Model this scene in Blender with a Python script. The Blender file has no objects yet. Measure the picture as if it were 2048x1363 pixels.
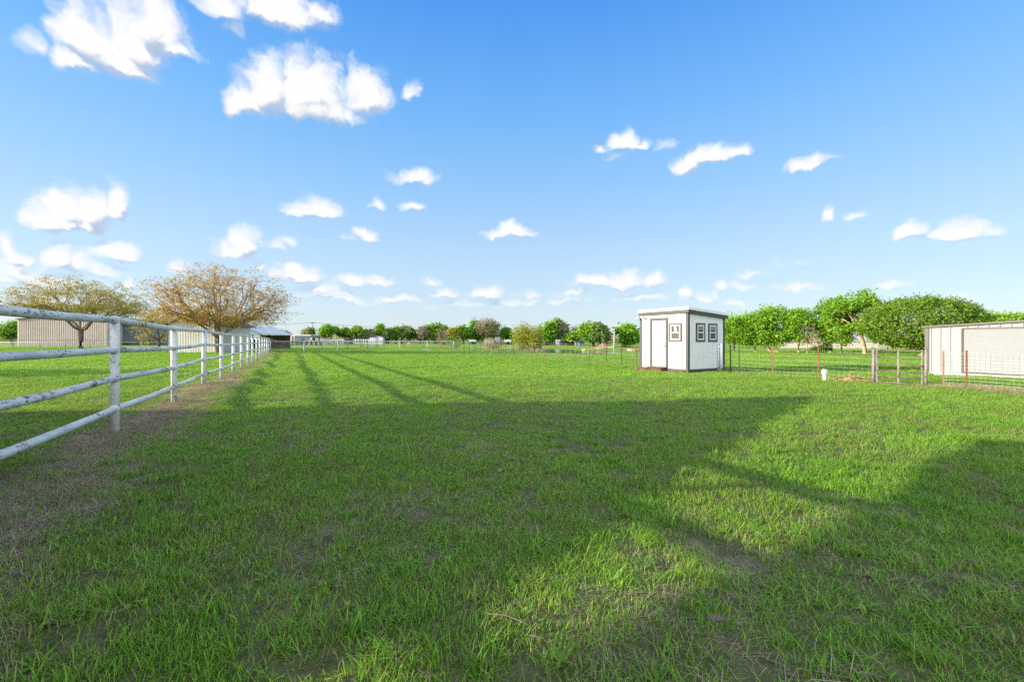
import bpy, math, random
import numpy as np
from mathutils import Vector, Matrix

C = bpy.context.scene.collection
SC = bpy.context.scene
R = math.radians
F, CX, CY, H = 880.0, 1024.0, 682.0, 1.35      # focal length and centre in photo pixels, eye height

# ------------------------------------------------------------------ camera
cam = bpy.data.objects.new('camera', bpy.data.cameras.new('camera'))
C.objects.link(cam)
cam.location = (0, 0, H)
cam.rotation_euler = (R(90), 0, 0)
cam.data.sensor_width = 36
cam.data.lens = 36 * F / 2048
cam.data.clip_end = 9000
cam.data.clip_start = 0.05
SC.camera = cam

# ------------------------------------------------------------------ sun, sky, exposure
SUN_EL = R(13.4)
DX, DY = 0.990, 0.139                           # horizontal direction the light travels
sun = bpy.data.objects.new('sun', bpy.data.lights.new('sun', 'SUN'))
C.objects.link(sun)
sun.data.energy = 5.0
sun.data.angle = R(0.42)
sun.data.color = (1.0, 0.87, 0.64)
ldir = Vector((DX * math.cos(SUN_EL), DY * math.cos(SUN_EL), -math.sin(SUN_EL)))
sun.rotation_euler = ldir.to_track_quat('-Z', 'Y').to_euler()
sun.location = (-60, -10, 40)

SC.view_settings.view_transform = 'Standard'
SC.view_settings.look = 'None'
SC.view_settings.gamma = 1
SC.view_settings.use_curve_mapping = False
SC.view_settings.exposure = 1.3
SC.cycles.max_bounces = 5
SC.cycles.diffuse_bounces = 3
SC.cycles.glossy_bounces = 2
SC.cycles.transmission_bounces = 3
SC.cycles.transparent_max_bounces = 6
SC.cycles.use_denoising = False                  # the grain of the turf survives better without it
SC.cycles.use_adaptive_sampling = False
SC.cycles.caustics_reflective = False
SC.cycles.caustics_refractive = False

world = bpy.data.worlds.new('World')
SC.world = world
world.use_nodes = True


class NT:
    """small node-tree helper"""
    def __init__(self, tree):
        self.t = tree

    def n(self, typ, **kw):
        nd = self.t.nodes.new(typ)
        for k, v in kw.items():
            setattr(nd, k, v)
        return nd

    def l(self, a, b):
        self.t.links.new(a, b)

    def put(self, sock, v):
        if isinstance(v, bpy.types.NodeSocket):
            self.l(v, sock)
        elif v is not None:
            sock.default_value = v

    def m(self, op, a, b=None, c=None, clamp=False):
        nd = self.n('ShaderNodeMath', operation=op, use_clamp=clamp)
        for i, v in enumerate((a, b, c)):
            self.put(nd.inputs[i], v)
        return nd.outputs[0]

    def vm(self, op, a, b=None, out=0):
        nd = self.n('ShaderNodeVectorMath', operation=op)
        self.put(nd.inputs[0], a)
        if b is not None:
            self.put(nd.inputs[1], b)
        return nd.outputs[out]

    def mix(self, f, a, b, mode='MIX'):
        nd = self.n('ShaderNodeMix', data_type='RGBA', blend_type=mode)
        nd.clamp_factor = True
        self.put(nd.inputs[0], f)
        for s, v in ((nd.inputs[6], a), (nd.inputs[7], b)):
            if isinstance(v, tuple) and len(v) == 3:
                v = (*v, 1)
            self.put(s, v)
        return nd.outputs[2]

    def step(self, v, lo, hi, a=0.0, b=1.0, smooth=True):
        nd = self.n('ShaderNodeMapRange', interpolation_type='SMOOTHSTEP' if smooth else 'LINEAR')
        self.put(nd.inputs[0], v)
        for i, x in enumerate((lo, hi, a, b)):
            nd.inputs[i + 1].default_value = x
        return nd.outputs[0]

    def noise(self, vec, scale, detail=4, rough=0.55, dist=0.0, out='Fac'):
        nd = self.n('ShaderNodeTexNoise')
        if vec is not None:
            self.put(nd.inputs['Vector'], vec)
        nd.inputs['Scale'].default_value = scale
        nd.inputs['Detail'].default_value = detail
        nd.inputs['Roughness'].default_value = rough
        nd.inputs['Distortion'].default_value = dist
        return nd.outputs[out]


def azel(x, y):
    dx = x - CX
    return math.atan2(dx, F), math.atan2(CY - y, math.hypot(dx, F))


SKY_GRADE = [(0, (202, 216, 232)), (4, (202, 222, 240)), (10, (188, 219, 248)), (18, (154, 205, 253)), (27, (115, 186, 254)), (37, (76, 158, 249)), (60, (50, 120, 225))]
FILL_CLOUD = (10.2, 10.8, 11.4)
CLOUD_DARK, CLOUD_LIT = (.50, .60, .78), (1.0, 1.0, 1.0)      # as seen in the picture, scaled below

# clouds as lobes: centre x, y, half width, half height (photo pixels), opacity weight
CLOUDS = [
    (170, 55, 95, 62, 1), (300, 35, 95, 62, 1), (230, 108, 90, 42, 1), (350, 98, 60, 20, .9), (75, 92, 32, 24, .55),
    (270, 128, 55, 28, .7), (440, 5, 60, 26, .9), (560, 12, 115, 36, 1), (640, 22, 50, 24, .8), (470, 55, 26, 16, .35),
    (540, 165, 60, 62, 1), (615, 170, 115, 62, 1), (490, 195, 60, 40, 1), (630, 212, 120, 30, 1), (735, 180, 58, 48, 1),
    (820, 180, 20, 15, .55),
    (85, 430, 48, 36, 1), (130, 408, 58, 44, 1), (180, 412, 46, 44, 1), (232, 405, 34, 38, 1), (150, 443, 110, 24, .9),
    (8, 480, 30, 24, .8), (118, 508, 48, 36, .95), (238, 498, 56, 25, 1), (30, 535, 70, 28, .7), (160, 525, 90, 28, .55),
    (20, 560, 110, 22, .5), (490, 482, 40, 36, 1), (470, 497, 44, 18, .9), (545, 490, 34, 12, .5), (583, 484, 15, 14, .6),
    (632, 418, 78, 20, 1), (620, 408, 34, 16, .9), (828, 354, 56, 18, .85), (755, 410, 19, 15, .7), (828, 415, 30, 12, .65),
    (735, 468, 30, 12, .75), (700, 474, 16, 7, .4), (1024, 460, 42, 20, 1), (992, 468, 34, 12, .7), (1058, 465, 24, 9, .4),
    (1248, 284, 38, 24, 1), (1285, 288, 28, 11, .8), (1206, 296, 20, 10, .6), (1335, 291, 18, 12, .35), (1225, 318, 18, 8, .3),
    (1375, 325, 44, 26, 1), (1420, 308, 50, 24, 1), (1467, 297, 36, 16, .95), (1610, 328, 48, 14, .9), (1625, 318, 26, 12, .8),
    (1665, 320, 26, 7, .35), (1663, 427, 21, 16, .9), (1712, 428, 24, 9, .5), (1815, 463, 46, 22, 1), (1915, 461, 92, 21, 1),
    (1990, 462, 20, 10, .5),
    (595, 545, 62, 22, .85), (580, 530, 28, 14, .9), (700, 560, 44, 16, .85), (755, 557, 42, 13, .7), (893, 584, 34, 15, .7),
    (968, 582, 40, 17, .9), (520, 530, 18, 12, .5), (1185, 562, 60, 14, .8), (1240, 558, 80, 18, .75), (1310, 552, 34, 18, .7),
    (1367, 580, 18, 15, .75), (1445, 570, 15, 12, .75), (1488, 570, 30, 10, .55), (1790, 565, 38, 10, .6), (800, 597, 50, 9, .6),
    (1130, 600, 70, 9, .35), (255, 570, 22, 18, .55), (1470, 605, 40, 9, .35), (930, 610, 80, 8, .3), (660, 590, 60, 12, .4),
    (1555, 528, 40, 6, .12), (1060, 588, 36, 9, .35), (120, 560, 60, 16, .5), (350, 535, 22, 12, .4),
    (205, 78, 80, 52, 1), (275, 78, 80, 46, 1), (150, 118, 60, 30, .9), (330, 70, 50, 30, .9),
    (420, 602, 60, 10, .45), (700, 602, 60, 9, .45), (1020, 604, 70, 8, .45), (1400, 592, 50, 9, .5), (1600, 575, 60, 9, .35),
    (1700, 602, 60, 10, .35), (1900, 604, 80, 10, .35), (640, 575, 50, 14, .6), (860, 560, 30, 9, .45), (1500, 545, 36, 8, .35),
    (1150, 585, 40, 9, .5), (1290, 590, 50, 9, .45), (90, 590, 90, 14, .5), (30, 505, 50, 24, .7), (200, 545, 60, 18, .5),
    # out of the picture, round the rest of the sky
    (2300, 200, 180, 70, 1), (2600, 420, 160, 40, 1), (-300, 300, 160, 70, 1), (-500, 500, 200, 40, .9), (2350, 560, 120, 20, .8),
    (1500, -260, 190, 80, 1), (700, -300, 200, 90, 1),
]

W = NT(world.node_tree)
for nd in list(W.t.nodes):
    W.t.nodes.remove(nd)
SKY_STRENGTH = 0.13
wout = W.n('ShaderNodeOutputWorld')
sky = W.n('ShaderNodeTexSky', sky_type='NISHITA')
sky.sun_disc = False
sky.sun_elevation = SUN_EL
sky.sun_rotation = math.atan2(-DX, -DY)          # clockwise from +Y
sky.altitude = 200
sky.air_density = 1.0
sky.dust_density = 0.15
sky.ozone_density = 2.0
tc = W.n('ShaderNodeTexCoord')
sep = W.n('ShaderNodeSeparateXYZ')
W.l(tc.outputs['Generated'], sep.inputs[0])
az = W.m('ARCTAN2', sep.outputs[0], sep.outputs[1])
el = W.m('ARCSINE', sep.outputs[2])
cmb = W.n('ShaderNodeCombineXYZ')
W.l(az, cmb.inputs[0])
W.l(el, cmb.inputs[1])
P0 = cmb.outputs[0]
# clear spring air: the Nishita sky eased towards the deep azure and pale horizon of the day


def lin(c):
    return tuple((x / 255 / 12.92 if x < 10 else ((x / 255 + .055) / 1.055) ** 2.4) for x in c)


grade = W.n('ShaderNodeValToRGB')
stops = SKY_GRADE
while len(grade.color_ramp.elements) < len(stops):
    grade.color_ramp.elements.new(.5)
for e_, (deg, c) in zip(grade.color_ramp.elements, stops):
    e_.position = deg / 60
    e_.color = (*lin(c), 1)
W.l(W.m('MULTIPLY', el, 1 / R(60)), grade.inputs[0])
kk = 1 / (2 ** SC.view_settings.exposure * SKY_STRENGTH)
# towards the sun, behind the camera, the true Nishita brightness stays
front = W.step(W.m('ABSOLUTE', az), R(58), R(100), .85, .25)
skyc = W.mix(front, sky.outputs[0], W.vm('MULTIPLY', grade.outputs[0], (kk, kk, kk)))
sky_bg = W.n('ShaderNodeBackground')
sky_bg.inputs[1].default_value = SKY_STRENGTH
# unseen broken cloud added overhead and behind, made bright to fill the shade
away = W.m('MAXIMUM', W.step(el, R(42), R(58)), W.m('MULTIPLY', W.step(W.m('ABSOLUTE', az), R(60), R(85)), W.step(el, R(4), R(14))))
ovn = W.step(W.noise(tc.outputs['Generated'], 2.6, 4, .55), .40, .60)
W.l(W.mix(W.m('MULTIPLY', away, ovn), skyc, FILL_CLOUD), sky_bg.inputs[0])

wn = W.noise(P0, 18, 4, 0.55, out='Color')
warp = W.vm('MULTIPLY', W.vm('SUBTRACT', wn, (0.5, 0.5, 0.5)), (0.060, 0.046, 0))
P1 = W.vm('ADD', P0, warp)
P2 = W.vm('ADD', P1, (-0.010, 0.021, 0))
puff = W.noise(P1, 36, 4, 0.5)
puffc = W.m('SUBTRACT', puff, 0.5)


def lobes_at(N, p, lobes):
    acc = None
    for a, e, ax, ey, w in lobes:
        v = N.n('ShaderNodeVectorMath', operation='MULTIPLY_ADD')
        N.l(p, v.inputs[0])
        v.inputs[1].default_value = (1 / ax, 1 / ey, 0)
        v.inputs[2].default_value = (-a / ax, -e / ey, 0)
        v = N.vm('MINIMUM', v.outputs[0], N.vm('MULTIPLY', v.outputs[0], (1, 2.1, 1)))
        ln = N.vm('LENGTH', v, out=1)
        f = N.m('MULTIPLY_ADD', ln, -w, w)
        if acc is None:
            acc = f
        else:
            nd = N.n('ShaderNodeMath', operation='SMOOTH_MAX')
            N.put(nd.inputs[0], acc)
            N.put(nd.inputs[1], f)
            nd.inputs[2].default_value = 0.15
            acc = nd.outputs[0]
    return acc


def sector(lobes):
    g = bpy.data.node_groups.new('cloud_sector', 'ShaderNodeTree')
    g.interface.new_socket('p', in_out='INPUT', socket_type='NodeSocketVector')
    g.interface.new_socket('q', in_out='INPUT', socket_type='NodeSocketVector')
    g.interface.new_socket('f', in_out='OUTPUT', socket_type='NodeSocketFloat')
    g.interface.new_socket('h', in_out='OUTPUT', socket_type='NodeSocketFloat')
    N = NT(g)
    gi, go = N.n('NodeGroupInput'), N.n('NodeGroupOutput')
    N.l(lobes_at(N, gi.outputs[0], lobes), go.inputs[0])
    N.l(lobes_at(N, gi.outputs[1], lobes), go.inputs[1])
    nd = W.n('ShaderNodeGroup')
    nd.node_tree = g
    W.l(P1, nd.inputs[0])
    W.l(P2, nd.inputs[1])
    return nd.outputs[0], nd.outputs[1]


LOBES = []
for (x, y, rx, ry, w) in CLOUDS:
    a, e = azel(x, y)
    k = math.cos(a)
    LOBES.append((a, e - .34 * ry * k / F, rx * k * k / F, 1.30 * ry * k / F, w))
# the sky is worked out sector by sector so that each ray only meets its own clouds
edges = [-1.6, azel(-40, 0)[0], azel(130, 0)[0], azel(300, 0)[0], azel(470, 0)[0], azel(620, 0)[0], azel(780, 0)[0],
         azel(1000, 0)[0], azel(1300, 0)[0], azel(1560, 0)[0], azel(1850, 0)[0], 1.6]
cur = sky_bg.outputs[0]
for lo, hi in zip(edges[:-1], edges[1:]):
    mine = [q for q in LOBES if q[0] + q[2] * 1.5 + .05 > lo and q[0] - q[2] * 1.5 - .05 < hi]
    if not mine:
        continue
    f0, f1 = sector(mine)
    dens = W.m('MULTIPLY_ADD', puffc, 1.0, f0)
    alpha = W.step(dens, -0.12, 0.60)
    shd = W.m('MULTIPLY_ADD', puffc, -0.7, W.m('SUBTRACT', f1, f0))   # thicker cloud between here and the sun
    lit = W.step(shd, -0.10, 0.36, 1.0, 0.0)
    cloudc = W.mix(lit, tuple(c * kk for c in CLOUD_DARK), tuple(c * kk for c in CLOUD_LIT))
    bgc = W.n('ShaderNodeBackground')
    bgc.inputs[1].default_value = SKY_STRENGTH
    W.l(W.mix(alpha, skyc, cloudc), bgc.inputs[0])
    ins = W.m('MULTIPLY', W.m('GREATER_THAN', az, lo), W.m('LESS_THAN', az, hi))
    ins = W.m('MULTIPLY', ins, W.m('GREATER_THAN', el, 0.0))
    ms = W.n('ShaderNodeMixShader')
    W.l(ins, ms.inputs[0])
    W.l(cur, ms.inputs[1])
    W.l(bgc.outputs[0], ms.inputs[2])
    cur = ms.outputs[0]
W.l(cur, wout.inputs[0])

# ------------------------------------------------------------------ ground shape
rs = np.random.RandomState(7)
_perm = rs.rand(256, 256)


def vnoise(x, y):
    x, y = np.asarray(x, float), np.asarray(y, float)
    xi, yi = np.floor(x).astype(int), np.floor(y).astype(int)
    fx, fy = x - xi, y - yi
    fx, fy = fx * fx * (3 - 2 * fx), fy * fy * (3 - 2 * fy)
    p = lambda i, j: _perm[i % 256, j % 256]
    return ((p(xi, yi) * (1 - fx) + p(xi + 1, yi) * fx) * (1 - fy) +
            (p(xi, yi + 1) * (1 - fx) + p(xi + 1, yi + 1) * fx) * fy)


def sstep(a, b, x):
    t = np.clip((np.asarray(x, float) - a) / (b - a), 0, 1)
    return t * t * (3 - 2 * t)


UX, UY = -0.448, 0.894                            # along the fences
VX, VY = 0.894, 0.448                             # across the paddock
T_PIPE, T_WIRE = -2.29, 16.9
WATER_Z = 0.0


def pond_pt(px, y):
    Y = (H - WATER_Z) * F / (y - CY)
    return ((px - CX) / F * Y, Y)


POND = [pond_pt(*p) for p in (
    (893, 699.5), (945, 700), (1000, 700.5), (1060, 703.5), (1100, 705), (1150, 707), (1200, 707.6), (1238, 706.4),
    (1240, 703.6), (1200, 702.6), (1165, 701.6), (1142, 699), (1125, 697.4), (1080, 696.6), (1030, 696), (960, 695.2), (905, 695.6))]


def poly_sd(x, y):
    """signed distance to the pond outline, negative inside"""
    x, y = np.asarray(x, float), np.asarray(y, float)
    d = np.full(x.shape, 1e9)
    ins = np.zeros(x.shape, bool)
    n = len(POND)
    for i in range(n):
        (ax, ay), (bx, by) = POND[i], POND[(i + 1) % n]
        ex, ey = bx - ax, by - ay
        t = np.clip(((x - ax) * ex + (y - ay) * ey) / (ex * ex + ey * ey), 0, 1)
        d = np.minimum(d, np.hypot(x - ax - t * ex, y - ay - t * ey))
        c = ((ay > y) != (by > y)) & (x < (bx - ax) * (y - ay) / (by - ay + 1e-12) + ax)
        ins ^= c
    return np.where(ins, -d, d)


def gz(x, y):
    x, y = np.asarray(x, float), np.asarray(y, float)
    t = x * VX + y * VY
    near = 1 - sstep(45, 75, y)
    z = near * (0.055 * (vnoise(x / 3.1 + 9, y / 3.1 + 3) - .5) + 0.05 * (vnoise(x / 1.1 + 40, y / 1.1) - .5)
                + 0.018 * (vnoise(x / .33 + 7, y / .33 + 5) - .5))
    strip = np.exp(-((t - T_PIPE - 1.0) / 1.5) ** 2) * sstep(6, 12, y) * near
    z = z + strip * 0.17 * (vnoise(x / 1.3 + 70, y / 1.7 + 20) - .5)
    rise = 0.5 * sstep(78, 118, y)
    sd = poly_sd(x, y)
    dip = 1 - sstep(-1.6, 0.1, sd)
    z = (z + rise) * (1 - dip) + dip * (-0.5)
    # banks beyond the pond
    z = z + 0.25 * sstep(0, 5, sd) * np.exp(-((sd - 5) / 4.0) ** 2) * sstep(56, 66, y)
    return z


def gz1(x, y):
    return float(gz(np.array([x]), np.array([y]))[0])


def at(px, Y):
    return (px - CX) / F * Y


def zat(y, Y):
    return H + (CY - y) / F * Y


# ------------------------------------------------------------------ builders
class MB:
    """collects shapes, builds one mesh object"""
    def __init__(self):
        self.v, self.f = [], []

    def add(self, vs, fs):
        o = len(self.v)
        self.v.extend(tuple(p) for p in vs)
        self.f.extend(tuple(i + o for i in q) for q in fs)
        return self

    def box(self, x0, x1, y0, y1, z0, z1, M=None):
        vs = [Vector(p) for p in ((x0, y0, z0), (x1, y0, z0), (x1, y1, z0), (x0, y1, z0),
                                  (x0, y0, z1), (x1, y0, z1), (x1, y1, z1), (x0, y1, z1))]
        if M is not None:
            vs = [M @ p for p in vs]
        return self.add(vs, [(3, 2, 1, 0), (4, 5, 6, 7), (0, 1, 5, 4), (1, 2, 6, 5), (2, 3, 7, 6), (3, 0, 4, 7)])

    def bar(self, p0, p1, w, d=None, up=(0, 0, 1)):
        """square bar between two points"""
        p0, p1 = Vector(p0), Vector(p1)
        d = w if d is None else d
        ax = (p1 - p0).normalized()
        s = ax.cross(Vector(up))
        if s.length < 1e-4:
            s = ax.cross(Vector((1, 0, 0)))
        s.normalize()
        t = s.cross(ax)
        vs = []
        for p in (p0, p1):
            for a, b in ((-1, -1), (1, -1), (1, 1), (-1, 1)):
                vs.append(p + s * a * w / 2 + t * b * d / 2)
        return self.add(vs, [(0, 1, 2, 3), (7, 6, 5, 4), (0, 4, 5, 1), (1, 5, 6, 2), (2, 6, 7, 3), (3, 7, 4, 0)])

    def tube(self, pts, rad, n=8, cap=True):
        pts = [Vector(p) for p in pts]
        rad = rad if hasattr(rad, '__len__') else [rad] * len(pts)
        o = len(self.v)
        for i, p in enumerate(pts):
            a = pts[max(i - 1, 0)]
            b = pts[min(i + 1, len(pts) - 1)]
            ax = (b - a).normalized()
            s = ax.cross(Vector((0, 0, 1)))
            if s.length < 1e-3:
                s = Vector((1, 0, 0))
            s.normalize()
            t = ax.cross(s)
            for k in range(n):
                q = 2 * math.pi * k / n
                self.v.append(tuple(p + (s * math.cos(q) + t * math.sin(q)) * rad[i]))
        for i in range(len(pts) - 1):
            for k in range(n):
                a, b = o + i * n + k, o + i * n + (k + 1) % n
                self.f.append((a, b, b + n, a + n))
        if cap:
            self.f.append(tuple(o + k for k in range(n))[::-1])
            self.f.append(tuple(o + (len(pts) - 1) * n + k for k in range(n)))
        return self

    def prism(self, poly, h0, h1, fn):
        """poly: 2-D points; fn(a, b, h) -> 3-D"""
        n = len(poly)
        vs = [fn(a, b, h0) for a, b in poly] + [fn(a, b, h1) for a, b in poly]
        fs = [tuple(range(n))[::-1], tuple(range(n, 2 * n))]
        fs += [(i, (i + 1) % n, n + (i + 1) % n, n + i) for i in range(n)]
        return self.add(vs, fs)

    def build(self, name, mat, parent=None, smooth=False, loc=None, bevel=0):
        me = bpy.data.meshes.new(name)
        me.from_pydata(self.v, [], self.f)
        me.update()
        o = bpy.data.objects.new(name, me)
        C.objects.link(o)
        if mat:
            me.materials.append(mat)
        if smooth:
            me.polygons.foreach_set('use_smooth', [True] * len(me.polygons))
        if parent:
            o.parent = parent
        if loc:
            o.location = loc
        if bevel:
            b = o.modifiers.new('bevel', 'BEVEL')
            b.width, b.segments, b.limit_method = bevel, 2, 'ANGLE'
        return o


def tag(o, label=None, cat=None, group=None, kind=None):
    if label:
        o['label'] = label
    if cat:
        o['category'] = cat
    if group:
        o['group'] = group
    if kind:
        o['kind'] = kind
    return o


def empty(name, loc, rz=0, label=None, cat=None, group=None):
    o = bpy.data.objects.new(name, None)
    C.objects.link(o)
    o.location = loc
    o.rotation_euler = (0, 0, rz)
    o.empty_display_size = 0.3
    return tag(o, label, cat, group)


def mesh_np(name, V, Fq, mat, parent=None, tint=None):
    """quads from numpy arrays, with an optional per-vertex tint"""
    me = bpy.data.meshes.new(name)
    n, k = len(V), Fq.shape[1]
    me.vertices.add(n)
    me.vertices.foreach_set('co', np.asarray(V, np.float32).ravel())
    me.loops.add(Fq.size)
    me.loops.foreach_set('vertex_index', Fq.astype(np.int32).ravel())
    me.polygons.add(len(Fq))
    me.polygons.foreach_set('loop_start', np.arange(0, Fq.size, k, dtype=np.int32))
    me.polygons.foreach_set('loop_total', np.full(len(Fq), k, np.int32))
    if tint is not None:
        a = me.attributes.new('tint', 'FLOAT', 'POINT')
        a.data.foreach_set('value', np.asarray(tint, np.float32))
    me.update(calc_edges=True)
    me.validate()
    if mat:
        me.materials.append(mat)
    o = bpy.data.objects.new(name, me)
    C.objects.link(o)
    if parent:
        o.parent = parent
    return o


# ------------------------------------------------------------------ materials
def new_mat(name):
    m = bpy.data.materials.new(name)
    m.use_nodes = True
    t = NT(m.node_tree)
    b = m.node_tree.nodes['Principled BSDF']
    return m, t, b


def simple(name, col, rough=0.6, var=0.15, scale=3.0, spec=0.4, metal=0.0, bump=0.0, bscale=40):
    """paint or wood: base colour with patchy soiling of its own"""
    m, t, b = new_mat(name)
    co = t.n('ShaderNodeTexCoord').outputs['Object']
    nz = t.noise(co, scale, 6, 0.65)
    dark = tuple(c * (1 - var * 2) for c in col)
    lite = tuple(min(1, c * (1 + var)) for c in col)
    t.l(t.mix(t.step(nz, .3, .7), dark, lite), b.inputs['Base Color'])
    b.inputs['Roughness'].default_value = rough
    b.inputs['Metallic'].default_value = metal
    b.inputs['Specular IOR Level'].default_value = spec
    if bump:
        bp = t.n('ShaderNodeBump')
        bp.inputs['Strength'].default_value = bump
        bp.inputs['Distance'].default_value = 0.01
        t.l(t.noise(co, bscale, 4), bp.inputs['Height'])
        t.l(bp.outputs[0], b.inputs['Normal'])
    return m


def rusty(name, paint, rust, amount, scale=6, rough=0.6, dark=(.05, .05, .055), along=None):
    """painted steel flaking to rust and bare dark steel, in patches drawn out along the pipe"""
    m, t, b = new_mat(name)
    co = t.n('ShaderNodeNewGeometry').outputs['Position']
    if along:
        co = t.vm('ADD', t.vm('MULTIPLY', co, (1, 1, 1)), t.vm('MULTIPLY', t.vm('MULTIPLY', co, (1, 1, 0)), along))
    n1 = t.noise(co, scale * .35, 4, 0.6)
    n2 = t.noise(co, scale * 3.2, 6, 0.75)
    n3 = t.noise(co, scale * 1.3, 5, 0.7)
    v = t.m('ADD', t.m('MULTIPLY', n1, 0.42), t.m('MULTIPLY', n2, 0.58))
    msk = t.step(v, 1 - amount - 0.025, 1 - amount + 0.025)
    dirt = t.mix(t.step(t.noise(co, scale * .5, 6, .7), .38, .68), paint, tuple(c * .74 for c in paint))
    dirt = t.mix(t.m('MULTIPLY', t.step(n2, .50, .68), .35), dirt, tuple(p * .45 + r_ * .55 for p, r_ in zip(paint, rust)))
    rc = t.mix(t.step(n3, .46, .54), rust, dark)
    t.l(t.mix(msk, dirt, rc), b.inputs['Base Color'])
    b.inputs['Roughness'].default_value = rough
    bp = t.n('ShaderNodeBump')
    bp.inputs['Strength'].default_value = 0.35
    bp.inputs['Distance'].default_value = 0.003
    t.l(v, bp.inputs['Height'])
    t.l(bp.outputs[0], b.inputs['Normal'])
    return m


def leafy(name, cols, trans=0.35, rough=0.55, pos_scale=0.5):
    """leaves: colour runs with the per-leaf tint through the given colours"""
    m, t, b = new_mat(name)
    at_ = t.n('ShaderNodeAttribute', attribute_name='tint')
    oi = t.n('ShaderNodeObjectInfo')
    fac = t.m('ADD', at_.outputs['Fac'], t.m('MULTIPLY', t.m('SUBTRACT', oi.outputs['Random'], .5), .12))
    cr = t.n('ShaderNodeValToRGB')
    el_ = cr.color_ramp.elements
    while len(el_) < len(cols):
        el_.new(0.5)
    for i, c in enumerate(cols):
        el_[i].position = i / (len(cols) - 1)
        el_[i].color = (*c, 1)
    t.l(fac, cr.inputs[0])
    b.inputs['Roughness'].default_value = rough
    b.inputs['Specular IOR Level'].default_value = 0.25
    t.l(cr.outputs[0], b.inputs['Base Color'])
    tr = t.n('ShaderNodeBsdfTranslucent')
    t.l(cr.outputs[0], tr.inputs[0])
    ms = t.n('ShaderNodeMixShader')
    ms.inputs[0].default_value = trans
    t.l(b.outputs[0], ms.inputs[1])
    t.l(tr.outputs[0], ms.inputs[2])
    t.l(ms.outputs[0], t.t.nodes['Material Output'].inputs[0])
    return m


M = {}
LAWN_A, LAWN_B = (.152, .365, .026), (.240, .450, .048)
M['white_pipe'] = rusty('white_pipe_paint', (.60, .61, .60), (.22, .115, .075), 0.445, 9, .6, (.06, .06, .065), (-.6, -.6, 0))
M['white_post'] = rusty('white_post_paint', (.60, .61, .60), (.22, .115, .075), 0.415, 9, .6, (.06, .06, .065))
M['far_pipe'] = simple('weathered_pipe', (.50, .50, .49), .6, .2, 2)
M['dark_pipe'] = simple('dark_pipe', (.05, .05, .055), .6, .2, 2)
M['rust_post'] = rusty('rusty_post', (0.1920, 0.0630, 0.0300), (0.0960, 0.0360, 0.0210), .46, 14)
M['black_post'] = simple('black_post', (.02, .022, .024), .5)
M['wire'] = simple('galvanised_wire', (.26, .27, .25), .5, .2, 8, metal=.4)
M['gate'] = rusty('rusty_gate', (.15, .13, .115), (.13, .068, .042), .52, 5)
M['gate_post'] = rusty('grey_steel_post', (.19, .175, .165), (.17, .09, .055), .46, 5)
M['shed_white'] = simple('white_siding', (.56, .56, .555), .6, .03, 1.2)
M['shed_roof'] = simple('white_fascia', (.56, .57, .59), .5, .02)
M['charcoal'] = simple('charcoal_trim', (.034, .035, .040), .55, .08, 4)
M['door_white'] = simple('white_door', (.53, .515, .49), .45, .015)
M['vinyl'] = simple('white_vinyl', (.50, .50, .495), .4, .01)
M['brick'] = simple('brick_step', (0.1050, 0.0476, 0.0336), .85, .3, 9, bump=.3)
M['pvc'] = simple('white_pvc', (.80, .80, .78), .35, .03)
M['hay'] = simple('hay', (.42, .29, .14), .95, .3, 20, bump=.6)
M['concrete'] = simple('concrete', (.46, .44, .41), .85, .1, 2, bump=.2)
M['dark_metal'] = simple('dark_metal', (.03, .03, .034), .5)
M['pale_metal'] = simple('pale_metal', (.50, .47, .43), .5, .06, .6)
M['bark'] = simple('bark', (.17, .115, .08), .9, .3, 5, bump=.5, bscale=18)
M['bark_pale'] = simple('pale_bark', (.34, .25, .17), .9, .25, 5, bump=.5, bscale=18)
M['bark_dark'] = simple('dark_bark', (.085, .06, .045), .9, .3, 5, bump=.5, bscale=18)
M['stone'] = simple('stone', (.42, .39, .35), .9, .2, 6, bump=.5)
M['wood'] = simple('weathered_wood', (.30, .20, .13), .85, .25, 4)

m, t, b = new_mat('window_glass')
b.inputs['Base Color'].default_value = (.03, .035, .04, 1)
b.inputs['Roughness'].default_value = .04
b.inputs['Specular IOR Level'].default_value = .6
M['glass'] = m
m, t, b = new_mat('window_screen')
co = t.n('ShaderNodeTexCoord').outputs['Object']
t.l(t.mix(t.noise(co, 30, 3), (.03, .027, .025), (.075, .065, .06)), b.inputs['Base Color'])
b.inputs['Roughness'].default_value = .7
M['screen'] = m

m, t, b = new_mat('pond_water')
co = t.n('ShaderNodeNewGeometry').outputs['Position']
b.inputs['Base Color'].default_value = (.045, .05, .045, 1)
b.inputs['Roughness'].default_value = .06
b.inputs['Specular IOR Level'].default_value = .5
bp = t.n('ShaderNodeBump')
bp.inputs['Strength'].default_value = .12
bp.inputs['Distance'].default_value = .02
t.l(t.noise(co, 3.0, 3), bp.inputs['Height'])
t.l(bp.outputs[0], b.inputs['Normal'])
M['water'] = m


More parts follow.
